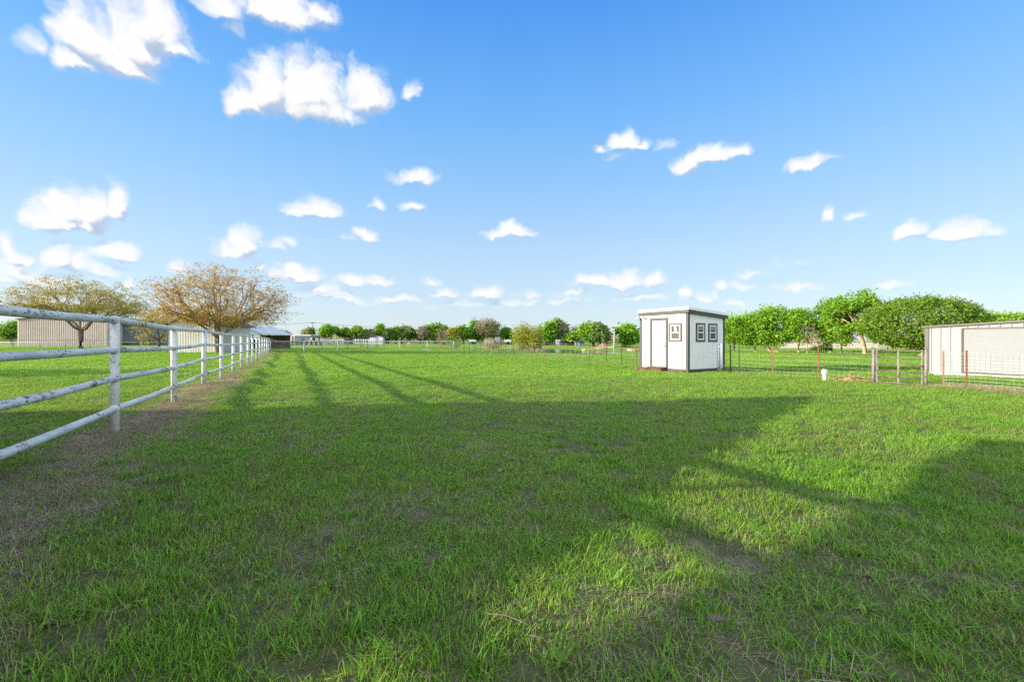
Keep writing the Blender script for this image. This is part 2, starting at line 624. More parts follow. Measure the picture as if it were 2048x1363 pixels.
# ground: turf and soil seen between the blades, worn earth under the fences
def ground_mat():
    m, t, b = new_mat('turf_and_soil')
    pos = t.n('ShaderNodeNewGeometry').outputs['Position']
    sp = t.n('ShaderNodeSeparateXYZ')
    t.l(pos, sp.inputs[0])
    tt = t.vm('DOT_PRODUCT', pos, (VX, VY, 0), out=1)
    big = t.noise(pos, .09, 4, .6)
    mid = t.noise(pos, .55, 5, .65)
    fine = t.noise(pos, 6.0, 6, .75)
    tiny = t.noise(pos, 38, 4, .7)
    turf = t.mix(t.step(mid, .32, .68), (.105, .215, .022), (.180, .290, .042))
    turf = t.mix(t.step(big, .40, .68), turf, (.215, .285, .065))
    turf = t.mix(t.m('MULTIPLY', t.step(fine, .42, .66), .6), turf, (.050, .085, .018))
    turf = t.mix(t.m('MULTIPLY', t.step(tiny, .5, .7), .5), turf, (.19, .20, .08))
    nearsoil = t.mix(t.step(fine, .35, .7), (.045, .042, .022), (.115, .105, .055))
    nearsoil = t.mix(t.m('MULTIPLY', t.step(tiny, .52, .70), .7), nearsoil, (.20, .17, .09))
    turf = t.mix(t.step(sp.outputs[1], 7, 17, .88, 0), turf, nearsoil)
    soil = t.mix(fine, (.19, .155, .105), (.37, .30, .21))
    straw = t.mix(tiny, (.28, .21, .135), (.50, .39, .26))
    earth = t.mix(t.step(t.noise(pos, 1.6, 5, .7), .38, .62), soil, straw)
    # bare strip under the white pipe fence
    off = t.m('ADD', tt, t.m('MULTIPLY', t.m('SUBTRACT', mid, .5), 1.5))
    s1 = t.step(off, T_PIPE - .55, T_PIPE - .1)
    s2 = t.step(off, T_PIPE + .35, T_PIPE + 1.0, 1, 0)
    strip = t.m('MULTIPLY', s1, s2)
    # narrow straw line under the wire fence
    w = t.m('ABSOLUTE', t.m('ADD', t.m('SUBTRACT', tt, T_WIRE), t.m('MULTIPLY', t.m('SUBTRACT', fine, .5), .35)))
    wl = t.step(w, .10, .24, 1, 0)
    # thin patches of soil in the close lawn
    thin = t.m('MULTIPLY', t.step(t.noise(pos, 1.15, 5, .6), .54, .68), t.step(sp.outputs[1], 4.5, 9, .8, .12))
    turf = t.mix(thin, turf, t.mix(.35, nearsoil, earth))
    t.l(t.mix(t.m('MAXIMUM', strip, wl), turf, earth), b.inputs['Base Color'])
    b.inputs['Roughness'].default_value = .95
    b.inputs['Specular IOR Level'].default_value = .1
    bp = t.n('ShaderNodeBump')
    bp.inputs['Strength'].default_value = .6
    bp.inputs['Distance'].default_value = .03
    t.l(t.m('ADD', fine, t.m('MULTIPLY', tiny, .5)), bp.inputs['Height'])
    t.l(bp.outputs[0], b.inputs['Normal'])
    return m


M['ground'] = ground_mat()


def ticks(segs):
    out = []
    for a, b_, s in segs:
        out += list(np.arange(a, b_, s))
    return out


gx = ticks([(0, 16, .32), (16, 40, .8), (40, 130, 2.2)]) + [130 * 1.25 ** k for k in range(18)]
gx = np.array(sorted(set([-x for x in gx] + gx)))
gy = np.array([-3000, -1000, -300, -120, -60, -35] + ticks([(-20, 0, 1.5), (0, 30, .32), (30, 130, .9)]) + [130 * 1.22 ** k for k in range(20)])
XX, YY = np.meshgrid(gx, gy)
ZZ = gz(XX, YY)
nx, ny = len(gx), len(gy)
V = np.stack([XX.ravel(), YY.ravel(), ZZ.ravel()], 1)
ii, jj = np.meshgrid(np.arange(nx - 1), np.arange(ny - 1))
a0 = (jj * nx + ii).ravel()
ground = mesh_np('ground', V, np.stack([a0, a0 + 1, a0 + nx + 1, a0 + nx], 1), M['ground'])
ground.data.polygons.foreach_set('use_smooth', [True] * len(ground.data.polygons))
tag(ground, kind='structure')

wm = MB()
wm.add([(x, y, WATER_Z) for x, y in POND], [tuple(range(len(POND)))])
tag(wm.build('pond_water', M['water']), kind='structure')

# pale ploughed field beyond the trees on the right
m, t, b = new_mat('bare_field')
pos = t.n('ShaderNodeNewGeometry').outputs['Position']
t.l(t.mix(t.noise(pos, .25, 5, .6), (.42, .315, .22), (.58, .45, .32)), b.inputs['Base Color'])
b.inputs['Roughness'].default_value = .95
fx = np.linspace(0, 1, 30)
fm = MB()
rows = []
for yy in np.linspace(74, 260, 14):
    xl, xr = at(1560, yy), at(2250, yy)
    rows.append([(xl + (xr - xl) * q, yy + 2.0 * math.sin(q * 17), 0) for q in fx])
vs = [p for r in rows for p in r]
fs = [(j * 30 + i, j * 30 + i + 1, j * 30 + 31 + i, j * 30 + 30 + i) for j in range(13) for i in range(29)]
vs = [(x, y, gz1(x, y) + .05) for x, y, z in vs]
fm.add(vs, fs)
tag(fm.build('bare_field', m), kind='structure')
# ------------------------------------------------------------------ white pipe fence
def pipe_xy(n):
    """post n of the pipe fence; post 0 is the first one in the picture"""
    Y = 6.39 + 3.23 * n
    return (-0.501 * Y - 2.565, Y)


fence = empty('pipe_fence', (*pipe_xy(0), gz1(*pipe_xy(0))), 0,
              'long white painted pipe fence with four chipped rails running away on the left', 'fence')
fo = Vector(fence.location)
RAILZ = (1.635, 1.215, .785, .36)
posts = list(range(-4, 15))
pz = {n: gz1(*pipe_xy(n)) * .15 for n in posts}
# two near spans sag and tilt slightly, as the old pipe does
jit = {n: (random.Random(n).uniform(-.015, .015)) for n in posts}
for n in posts:
    x, y = pipe_xy(n)
    p = MB()
    lean = random.Random(n + 50).uniform(-.02, .02)
    base = Vector((x, y, gz1(x, y) - .15)) - fo
    top = Vector((x + lean, y, pz[n] + RAILZ[0] + jit[n])) - fo
    p.tube([base, top], .056, 14)
    p.build('post', M['white_post'], fence, True)
for k, rz in enumerate(RAILZ):
    r = MB()
    off = Vector((UY, -UX, 0)) * (0.0 if k == 0 else 0.0)
    pts = []
    for n in posts:
        x, y = pipe_xy(n)
        sag = (random.Random(n * 7 + k).uniform(-.012, .012))
        pts.append(Vector((x, y, pz[n] + rz + jit[n] + sag)) - fo)
        if n < posts[-1]:
            x2, y2 = pipe_xy(n + 1)
            q = (Vector((x, y, pz[n] + rz + jit[n] + sag)) + Vector((x2, y2, pz[n + 1] + rz + jit[n + 1]))) / 2
            q.z -= .012
            pts.append(q - fo)
    r.tube(pts, .044 if k else .049, 14)
    # weld collars at each post
    for i in range(0, len(pts), 2):
        d = (pts[min(i + 1, len(pts) - 1)] - pts[max(i - 1, 0)]).normalized()
        r.tube([pts[i] - d * .055, pts[i] + d * .06], .0595, 14)
    r.build('rail', M['white_pipe'], fence, True)

# ------------------------------------------------------------------ far pipe and mesh fence across the back
def far_line(px):
    """back fence, nearly square to the pipe fence"""
    q = (px - CX) / F
    # line through (541 px, Y 51.5) and (913 px, Y 50)
    ax, ay = at(541, 51.5), 51.5
    bx, by = at(913, 50.5), 50.5
    dx, dy = bx - ax, by - ay
    s = (q * ay - ax) / (dx - q * dy)
    return ax + dx * s, ay + dy * s


ff = empty('pipe_fence', (*far_line(541), 0), 0, 'pale galvanised pipe and mesh fence across the far end of the lawn', 'fence')
fo = Vector(ff.location)
pxs = [541, 608, 674.5, 741, 799, 854.5, 907]
tops = []
for i, px in enumerate(pxs):
    x, y = far_line(px)
    MB().tube([Vector((x, y, gz1(x, y) - .1)) - fo, Vector((x, y, 1.34)) - fo], .06, 8).build('post', M['far_pipe'], ff, True)
    tops.append(Vector((x, y, 1.30)) - fo)
MB().tube(tops, .04, 8).build('rail', M['far_pipe'], ff, True)
w = MB()
for z in (.1, .35, .6, .85, 1.1):
    w.bar(tops[0] + Vector((0, 0, z - 1.3)), tops[-1] + Vector((0, 0, z - 1.3)), .008)
n = 90
for i in range(n + 1):
    p = tops[0].lerp(tops[-1], i / n)
    w.bar(p + Vector((0, 0, -1.25)), p, .006)
w.build('mesh', M['wire'], ff)


def rail_fence(name, label, pts, height, mat, rails=(1.0,), r=.035, pr=.045, wires=0):
    """posts at world points with horizontal rails"""
    x0, y0 = pts[0]
    e = empty(name, (x0, y0, gz1(x0, y0)), 0, label, 'fence')
    o = Vector(e.location)
    for x, y in pts:
        MB().tube([Vector((x, y, gz1(x, y) - .1)) - o, Vector((x, y, gz1(x, y) + height)) - o], pr, 7).build('post', mat, e, True)
    for f in rails:
        MB().tube([Vector((x, y, gz1(x, y) + height * f)) - o for x, y in pts], r, 7).build('rail', mat, e, True)
    if wires:
        w = MB()
        for k in range(wires):
            z = height * (k + .5) / wires
            for (xa, ya), (xb, yb) in zip(pts[:-1], pts[1:]):
                w.bar(Vector((xa, ya, gz1(xa, ya) + z)) - o, Vector((xb, yb, gz1(xb, yb) + z)) - o, .008)
        w.build('mesh', M['wire'], e)
    return e


# left continuation of that line, and the dark fences behind
rail_fence('pipe_fence', 'pale pipe fence with thin posts below the wide feathery tree on the left',
           [(at(px, Y), Y) for px, Y in ((-60, 66), (94, 66.5), (187, 67.5), (282, 68.5), (334, 69))], 1.15, M['far_pipe'], wires=4)
rail_fence('pipe_fence', 'dark pipe fence in front of the tan ribbed barn',
           [(at(px, 84), 84) for px in (-60, -20, 26, 80, 131, 180, 226, 280, 330)], 1.45, M['dark_pipe'], (1.0, .06), .03)
rail_fence('pipe_fence', 'dark pipe fence with thin rail behind the galvanised one across the far field',
           [(at(px, 74), 74) for px in (548, 577, 610, 644, 673, 695, 735, 768, 806, 845)], 1.20, M['dark_pipe'], (1.0,), .03)


def board_fence(label, px0, px1, Y, n, top_y, bot_y, mat, rails=2):
    x0, x1 = at(px0, Y), at(px1, Y)
    zt, zb = zat(top_y, Y), gz1((x0 + x1) / 2, Y)
    e = empty('board_fence', (x0, Y, zb), 0, label, 'fence')
    h = zt - zb
    for i in range(n):
        x = (x1 - x0) * i / (n - 1)
        MB().box(x - .1, x + .1, -.1, .1, -.1, h).build('post', mat, e)
    for k in range(rails):
        z = h * (1 - k / rails) - .15
        MB().box(0, x1 - x0, -.16, -.11, z - .12, z).build('rail', mat, e)
    return e


M['fence_white'] = simple('white_board', (.66, .66, .64), .6, .08)
M['fence_black'] = simple('black_board', (.025, .028, .035), .6, .1)
board_fence('white board fence at the foot of the low grassy mound', 655, 742, 120, 18, 678, 686, M['fence_white'], 3)
board_fence('low dark board fence left of the slate blue hut', 536, 642, 104, 12, 681.5, 690, M['fence_black'], 4)

# ------------------------------------------------------------------ T-post wire fence on the right of the lawn
def wire_xy(q):
    Y = 18.9 / (q + .501)
    return q * Y, Y


def wire_px(px):
    return wire_xy((px - CX) / F)


def tpost(mb, p, h, lean=(0, 0)):
    """steel T-post: flange and stem, with studs and a spade foot under ground"""
    x, y, z = p
    t = Vector((x + lean[0], y + lean[1], z + h))
    b_ = Vector((x, y, z - .2))
    mb.bar(b_, t, .045, .010)
    mb.bar(b_ + Vector((0, .018, 0)), t + Vector((0, .018, 0)), .010, .036)
    for k in range(int(h / .12)):
        c = b_.lerp(t, (.25 + k * .12) / (h + .2))
        mb.bar(c + Vector((0, -.012, -.02)), c + Vector((0, -.012, .02)), .012, .012)


def wire_fence(label, pxlist, mats, heights, vstep, hs, wire=.0034, ylo=None):
    p0 = wire_px(pxlist[0])
    e = empty('wire_fence', (*p0, gz1(*p0)), 0, label, 'fence')
    o = Vector(e.location)
    pts = []
    for i, px in enumerate(pxlist):
        x, y = wire_px(px)
        mb = MB()
        h = heights[i % len(heights)]
        rr = random.Random(px)
        tpost(mb, Vector((x, y, gz1(x, y))) - o, h, (rr.uniform(-.03, .05), rr.uniform(-.03, .03)))
        mb.build('post', mats[i % len(mats)], e)
        pts.append((Vector((x, y, gz1(x, y))) - o, h))
    w = MB()
    rr = random.Random(3)
    for (a, ha), (b_, hb) in zip(pts[:-1], pts[1:]):
        L = (b_ - a).length
        n = max(2, int(L / vstep))
        top = min(ha, hb) - .05
        dn = Vector((0, -.01, 0))
        for z in hs:
            if z > top:
                continue
            m_ = a.lerp(b_, .5) + Vector((0, 0, z + rr.uniform(-.02, .01)))
            w.bar(a + Vector((0, 0, z)) + dn, m_ + dn, wire)
            w.bar(m_ + dn, b_ + Vector((0, 0, z)) + dn, wire)
        for k in range(n):
            p = a.lerp(b_, (k + .5) / n) + dn
            w.bar(p + Vector((0, 0, hs[0])), p + Vector((rr.uniform(-.01, .01), 0, min(max(hs), top))), wire)
    w.build('mesh', M['wire'], e)
    return e


HS = [.05, .17, .30, .44, .60, .78, .96, 1.13]
wire_fence('long wire mesh fence on rusty steel posts along the far right side of the lawn',
           [897, 916.5, 928, 938.5, 949.6, 961, 974, 997.5, 1011, 1027, 1042, 1064, 1089, 1131, 1179, 1213.5, 1243, 1273.6, 1318],
           [M['rust_post'], M['rust_post'], M['rust_post'], M['black_post'], M['black_post'], M['rust_post']], [1.28, 1.2, 1.25], .30, HS)
wire_fence('wire mesh fence on a black and two rusty posts between white shed and gate',
           [1461, 1479, 1546, 1639, 1743], [M['black_post'], M['black_post'], M['rust_post'], M['rust_post'], M['rust_post']],
           [1.18, 1.2, 1.22, 1.25, 1.18], .16, HS, .0036)
wire_fence('close wire mesh fence on two orange rusty posts before the white barn',
           [1887, 1933, 2120, 2330], [M['rust_post']], [1.06, 1.06], .10,
           [.04, .13, .22, .31, .40, .49, .58, .67, .76, .85, .94, 1.0], .0050)

# ------------------------------------------------------------------ rusty gate
gx0, gy0 = wire_px(1752)
gx1, gy1 = wire_px(1846)
gate = empty('farm_gate', (gx0, gy0, gz1(gx0, gy0)), 0, 'rusty six bar metal farm gate left of the white barn', 'gate')
gl = math.hypot(gx1 - gx0, gy1 - gy0)
gd = Vector(((gx1 - gx0) / gl, (gy1 - gy0) / gl, 0))
for z in (1.07, .85, .62, .42, .235, .06):
    MB().tube([gd * .0 + Vector((0, 0, z)), gd * gl + Vector((0, 0, z - .02))], .021, 8).build('rail', M['gate'], gate, True)
for s_, wd in ((.03, .05), (.5, .07), (.985, .05)):
    p = gd * gl * s_
    MB().bar(p + Vector((0, 0, .02)), p + Vector((0, 0, 1.10)), wd, .03).build('stile', M['gate_post'], gate)
# latch with its orange clip
p = gd * gl
MB().bar(p + Vector((-.10, -.03, .62)), p + Vector((.02, -.03, .60)), .05, .05).tube([p + Vector((-.02, -.03, .60)), p + Vector((-.1, -.04, .45)), p + Vector((-.09, -.04, .2))], .006, 5).build('latch', M['rust_post'], gate)
for px, h, r_, mt, lb in ((1852, 1.12, .035, 'gate_post', 'slim grey steel post at the latch side of the rusty gate'),
                          (1747, 1.15, .038, 'gate_post', 'grey steel hinge post of the rusty gate beside a rusty post')):
    x, y = wire_px(px)
    mb = MB()
    mb.tube([(0, 0, -.2), (0, 0, h)], r_, 12)
    mb.tube([(0, 0, h), (0, 0, h + .015)], [r_ * 1.1, r_ * .5], 12)
    o = mb.build('gate_post', M[mt], None, True, (x, y, gz1(x, y)))
    tag(o, lb, 'post', 'posts of the rusty gate')

# ------------------------------------------------------------------ small white shed
SX, SY = 7.42, 18.56
shz = gz1(SX + .6, SY + 1.5)
shed = empty('shed', (SX, SY, shz), math.atan2(.512, .859),
             'small white shed with charcoal trim, flat roof, one door and three windows', 'shed')
WX, WY = 2.50, 2.62
body = MB()


def roof_z(x):
    return 2.66 - .068 * (x + .12)


# wall shell, top follows the roof slope
vs = [(0, 0, .1), (WX, 0, .1), (WX, WY, .1), (0, WY, .1), (0, 0, roof_z(0) - .12), (WX, 0, roof_z(WX) - .12), (WX, WY, roof_z(WX) - .12), (0, WY, roof_z(0) - .12)]
body.add(vs, [(3, 2, 1, 0), (4, 5, 6, 7), (0, 1, 5, 4), (1, 2, 6, 5), (2, 3, 7, 6), (3, 0, 4, 7)])
# siding grooves as shallow raised panels
for k in range(11):
    x = .06 + k * .235
    if x < WX - .05:
        body.box(x, min(x + .225, WX - .01), -.006, 0, .12, roof_z(WX) - .16)
body.build('wall', M['shed_white'], shed)


def roof_slab(x0, x1, y0, y1, zo0, zo1):
    vs = [(x, y, roof_z(x) + z) for z in (zo0, zo1) for x, y in ((x0, y0), (x1, y0), (x1, y1), (x0, y1))]
    return MB().add(vs, [(3, 2, 1, 0), (4, 5, 6, 7), (0, 1, 5, 4), (1, 2, 6, 5), (2, 3, 7, 6), (3, 0, 4, 7)])


rf = roof_slab(-.14, WX + .16, -.14, WX + .16, -.02, .10).build('roof', M['shed_roof'], shed)
roof_slab(-.115, WX + .135, -.115, WX + .135, -.15, -.023).build('fascia', M['charcoal'], rf)
cz0 = roof_z(0) - .12
for x0, x1, y0, y1, zt in ((-.022, .0, -.022, .10, cz0), (0.0, .10, -.022, -.0, cz0), (-.022, 0, WY - .10, WY + .022, cz0),
                           (WX - .09, WX + .022, -.022, -.0, roof_z(WX) - .12)):
    if y0 == -.022 and x0 == 0:
        continue
    tr = MB().box(x0, x1, y0, y1, .0, zt - .003)
    if x0 < 0 and y0 < 0:
        tr.box(0.0, .10, -.022, -.0, .0, zt - .003)
    tr.build('corner_trim', M['charcoal'], shed)
sk = MB()
sk.box(-.018, 0, .103, WY - .103, .0, .12).box(.103, WX - .093, -.018, 0, .0, .12).box(0.02, WX - .02, .02, WY - .02, -.1, .1)
sk.build('base_trim', M['charcoal'], shed)
# door, local y 1.15 .. 1.90
dr = MB().box(-.012, .02, 1.155, 1.895, .20, 2.23).build('door', M['door_white'], shed)
MB().box(-.03, 0, 1.90, 2.03, .13, 2.36).box(-.03, 0, 1.02, 1.15, .13, 2.36).box(-.03, 0, 1.15, 1.90, 2.24, 2.36).build('door_frame', M['charcoal'], shed)
MB().tube([(-.012, 1.215, 1.12), (-.055, 1.215, 1.12)], .014, 8).tube([(-.05, 1.215, 1.12), (-.085, 1.215, 1.12)], [.02, .034], 10).build('handle', M['dark_metal'], dr, True)
MB().box(-.04, .0, 1.13, 1.92, .155, .195).build('threshold', M['wood'], dr)


def window(y0, y1, z0, z1, face):
    """double-hung window; face 'x' on the door side, 'y' on the other"""
    def fn(a0, a1, d0, d1, za, zb, mb):
        if face == 'x':
            mb.box(-d1, -d0, a0, a1, za, zb)
        else:
            mb.box(a0, a1, -d1, -d0, za, zb)
    w, t_ = .075, .055
    fr = MB()
    fn(y0, y0 + w, .007, .035, z0, z1, fr), fn(y1 - w, y1, .007, .035, z0, z1, fr)
    fn(y0 + w, y1 - w, .007, .035, z0, z0 + w, fr), fn(y0 + w, y1 - w, .007, .035, z1 - w, z1, fr)
    win = fr.build('window', M['charcoal'], shed)
    a0, a1, b0, b1 = y0 + w, y1 - w, z0 + w, z1 - w
    zm = (b0 + b1) / 2
    sf = MB()
    fn(a0, a0 + t_, .006, .028, b0, b1, sf), fn(a1 - t_, a1, .006, .028, b0, b1, sf)
    fn(a0 + t_, a1 - t_, .006, .028, b0, b0 + t_, sf), fn(a0 + t_, a1 - t_, .006, .028, b1 - t_, b1, sf)
    fn(a0 + t_, a1 - t_, .006, .026, zm - .025, zm + .025, sf)
    sf.build('sash', M['vinyl'], win)
    gl_ = MB()
    fn(a0 + t_, a1 - t_, .007, .012, zm + .025, b1 - t_, gl_)
    gl_.build('pane', M['glass'], win)
    sc = MB()
    fn(a0 + t_, a1 - t_, .007, .014, b0 + t_, zm - .025, sc)
    sc.build('screen', M['screen'], win)
    return win


wa = window(.294, .963, 1.29, 2.09, 'x')
pp = MB()
pp.add([(-.016, .55, 1.76), (-.016, .70, 1.76), (-.016, .70, 1.93), (-.016, .60, 1.93), (-.016, .55, 1.86)], [(0, 1, 2, 3, 4)])
pp.add([(-.0125, .55, 1.76), (-.0125, .70, 1.76), (-.0125, .70, 1.93), (-.0125, .60, 1.93), (-.0125, .55, 1.86)], [(4, 3, 2, 1, 0)])
pp.build('paper_notice', M['vinyl'], wa)
window(.507, 1.117, 1.29, 2.09, 'y')
window(1.344, 1.97, 1.29, 2.09, 'y')
# twin security lamp under the eave
lp = MB().box(-.05, 0, 2.46, 2.58, 2.40, 2.50)
lp.build('lamp_base', M['vinyl'], shed)
for yy, s_ in ((2.60, .05), (2.42, -.06)):
    MB().tube([(-.05, yy, 2.43), (-.10, yy + s_, 2.40), (-.17, yy + s_ * 1.6, 2.36)], [.02, .045, .06], 10).build('lamp_head', M['vinyl'], shed, True)
# twin white waste pipes on the side wall
MB().tube([(2.14, -.07, .0), (2.16, -.07, 1.22)], .048, 12).build('waste_pipe', M['pvc'], shed, True)
MB().tube([(2.00, -.06, .1), (2.01, -.06, 1.05), (2.08, -.06, 1.12)], .022, 10).build('waste_pipe', M['pvc'], shed, True)

# brick steps
st = empty('step', (SX, SY, shz), math.atan2(.512, .859), 'low red brick step below the door of the white shed', 'step')
MB().box(-.42, -.03, 1.08, 2.55, -.1, .09).build('lower_tread', M['brick'], st, bevel=.01)
MB().box(-.30, -.045, 1.12, 2.0, .094, .155).build('upper_tread', M['brick'], st, bevel=.01)
MB().box(-.10, -.03, .15, 1.02, -.1, .055).build('edging', M['brick'], st, bevel=.01)

# ------------------------------------------------------------------ white barn on the right
BX, BY = 17.5, 18.6
barn = empty('barn', (BX, BY, gz1(BX, BY)), math.atan2(-.894, .448), 'white ribbed metal barn with a wide roller door behind the wire fence', 'barn')
# local x runs along the front towards the right of the picture, local +y goes back


def broof(x):
    return 1.90 + .048 * x


def ribbed(mb, x0, x1, zb, zt, step=.30, y=0, rib=.028, wide=.05):
    """sheet-metal wall in the local xz plane facing -y, top edge by zt(x)"""
    xs = [(x0, 0)]
    x = x0 + step * .5
    while x < x1 - wide:
        xs += [(x - wide, 0), (x - wide * .4, -rib), (x + wide * .4, -rib), (x + wide, 0)]
        x += step
    xs.append((x1, 0))
    vs = []
    for a, d in xs:
        vs += [(a, y + d, zb), (a, y + d, zt(a))]
    fs = [(2 * i, 2 * i + 2, 2 * i + 3, 2 * i + 1) for i in range(len(xs) - 1)]
    return mb.add(vs, fs)


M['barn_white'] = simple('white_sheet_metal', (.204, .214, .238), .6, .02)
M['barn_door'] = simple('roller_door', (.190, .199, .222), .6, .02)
M['barn_trim'] = simple('grey_trim', (.042, .042, .046), .5, .06)
wl = MB()
ribbed(wl, 0, 1.1, 0, broof)
ribbed(wl, 4.3, 7.0, 0, broof)
ribbed(wl, 1.1, 4.3, 1.84, broof)
wl.box(0.02, 7.0, .05, .06, 0, 1.8)
wl.box(0, .02, 0.01, 6, 0, 1.9).box(6.98, 7.0, 0.01, 6, 0, 2.2).box(0.02, 6.98, 5.98, 6, 0, 1.9)
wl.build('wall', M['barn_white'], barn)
rv = [(x, y, broof(x) + dz) for dz in (0, .07) for x, y in ((-.12, -.12), (7.2, -.12), (7.2, 6.2), (-.12, 6.2))]
MB().add(rv, [(3, 2, 1, 0), (4, 5, 6, 7), (0, 1, 5, 4), (1, 2, 6, 5), (2, 3, 7, 6), (3, 0, 4, 7)]).build('roof', M['barn_trim'], barn)
MB().box(-.03, .10, -.035, 0, -.05, 1.9).build('corner_trim', M['barn_trim'], barn)
MB().box(6.9, 7.03, -.035, 0, -.05, 2.2).build('corner_trim', M['barn_trim'], barn)
rd = MB()
nsl = 22
prof = []
for k in range(nsl):
    z0 = .11 + (1.82 - .11) * k / nsl
    z1 = .11 + (1.82 - .11) * (k + 1) / nsl
    prof += [(z0, .022), (z0 + (z1 - z0) * .25, .012), (z0 + (z1 - z0) * .75, .012)]
prof.append((1.82, .022))
vs = []
for z, d in prof:
    vs += [(1.14, d, z), (4.26, d, z)]
rd.add(vs, [(2 * i, 2 * i + 1, 2 * i + 3, 2 * i + 2) for i in range(len(prof) - 1)])
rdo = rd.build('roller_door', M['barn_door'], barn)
M['seal'] = simple('rubber_seal', (.07, .06, .06), .7)
MB().box(1.14, 4.26, -.005, .03, .08, .108).build('bottom_seal', M['seal'], rdo)
MB().box(1.10, 1.145, -.04, .04, .08, 1.84).box(4.255, 4.30, -.04, .04, .08, 1.84).box(1.145, 4.255, -.04, .03, 1.82, 1.86).build('door_frame', M['barn_trim'], barn)
MB().box(-.05, 7.1, -.02, 6.05, -.25, .03).build('slab', M['concrete'], barn)
MB().box(.55, 7.1, -.85, -.022, -.25, .07).build('apron', M['concrete'], barn, bevel=.01)

# vent pipe, hay
x, y = at(1649, 14.85), 14.85
vp = empty('vent_pipe', (x, y, gz1(x, y)), 0, 'short white plastic vent pipe with a square cap standing in the lawn', 'pipe')
MB().tube([(0, 0, -.1), (0, 0, .27)], .048, 16).build('pipe', M['pvc'], vp, True)
MB().tube([(0, 0, .24), (0, 0, .27), (0, 0, .36), (0, 0, .375)], [.075, .085, .085, .07], 16).box(-.035, .035, -.035, .035, .37, .40).build('cap', simple('grey_pvc', (.55, .54, .55), .5, .1), vp, False)


def mound(name, label, cat, x, y, rx, ry, h, seed, mat, rough=.35, blades=500, tags=None):
    """loose heap: lumpy dome bristling with stalks"""
    rr = np.random.RandomState(seed)
    z0 = gz1(x, y)
    mb = MB()
    NR, NA = 7, 22
    vs = [(0, 0, h * 1.0)]
    for i in range(1, NR + 1):
        q = i / NR
        for k in range(NA):
            a = 2 * math.pi * k / NA
            zz = h * (math.cos(q * math.pi) * .5 + .5) * (1 + rough * (rr.rand() - .5)) - .02 * q
            vs.append((rx * q * math.cos(a) * (1 + .15 * (rr.rand() - .5)), ry * q * math.sin(a), zz))
    fs = [(0, 1 + k, 1 + (k + 1) % NA) for k in range(NA)]
    for i in range(NR - 1):
        for k in range(NA):
            a, b_ = 1 + i * NA + k, 1 + i * NA + (k + 1) % NA
            fs.append((a, a + NA, b_ + NA, b_))
    mb.add(vs, fs)
    for _ in range(blades):
        q, a = math.sqrt(rr.rand()) * 1.05, rr.rand() * 6.28
        c = Vector((rx * q * math.cos(a), ry * q * math.sin(a), h * (math.cos(min(q, 1) * math.pi) * .5 + .5)))
        d = Vector((rr.randn(), rr.randn(), .35 * abs(rr.randn()))).normalized() * (.07 + .12 * rr.rand()) * (h / .18) ** .5
        s_ = d.cross(Vector((0, 0, 1))).normalized() * .004 * (h / .18) ** .5
        mb.add([c - s_, c + s_, c + d * .6 + s_ + Vector((0, 0, .015)), c + d * 1.0 - Vector((0, 0, .02))], [(0, 1, 2, 3)])
    o = mb.build(name, mat, None, True, (x, y, z0))
    return tag(o, label, cat)


x, y = at(1700, 14.9), 14.9
mound('hay_pile', 'small heap of dry hay lying against the wire fence left of the gate', 'hay', x, y, .62, .35, .17, 5, M['hay'])
x, y = SX + .859 * 1.85 + .512 * .22, SY + .512 * 1.85 - .859 * .22
mound('hay_pile', 'clump of brown straw at the foot of the white pipes on the shed', 'hay', x, y, .20, .14, .13, 8, M['hay'], blades=160)

# ------------------------------------------------------------------ neighbours' house out of the picture on the left: throws the big shadow
def su(t, s, z=0):
    return (VX * t + UX * s, VY * t + UY * s, z)


M['brick_wall'] = simple('tan_brick', (.34, .24, .18), .85, .15, 6)
M['shingle'] = simple('grey_shingle', (.13, .12, .115), .9, .2, 5)
garage = empty('garage', su(-9.2, 8.3), 0, 'lean-to garage of tan brick with a sloping roof outside the left edge', 'garage')
mb = MB()
pro = [(4.75, -.2), (12.35, -.2), (12.35, 4.5), (4.75, 1.84)]
gl_ = Vector(su(-9.2, 8.3))
mb.prism(pro, -7.05, -11.5, lambda s, z, t: Vector(su(t, s, z)) - gl_)
mb.build('wall', M['brick_wall'], garage)
pro = [(4.55, 1.80), (12.45, 4.56), (12.45, 4.68), (4.5, 1.92)]
MB().prism(pro, -6.98, -11.6, lambda s, z, t: Vector(su(t, s, z)) - gl_).build('roof', M['shingle'], garage)
gd_ = MB()
gd_.prism([(6.5, 0), (9.5, 0), (9.5, 2.2), (6.5, 2.2)], -7.0, -7.04, lambda s, z, t: Vector(su(t, s, z)) - gl_)
gd_.build('door', M['door_white'], garage)

hc = Vector(su(-6.2, -3.0))
house = empty('house', hc, 0, 'tan brick ranch house with a deep porch roof outside the left edge', 'house')


def hp(t, s, z):
    return Vector(su(t, s, z)) - hc


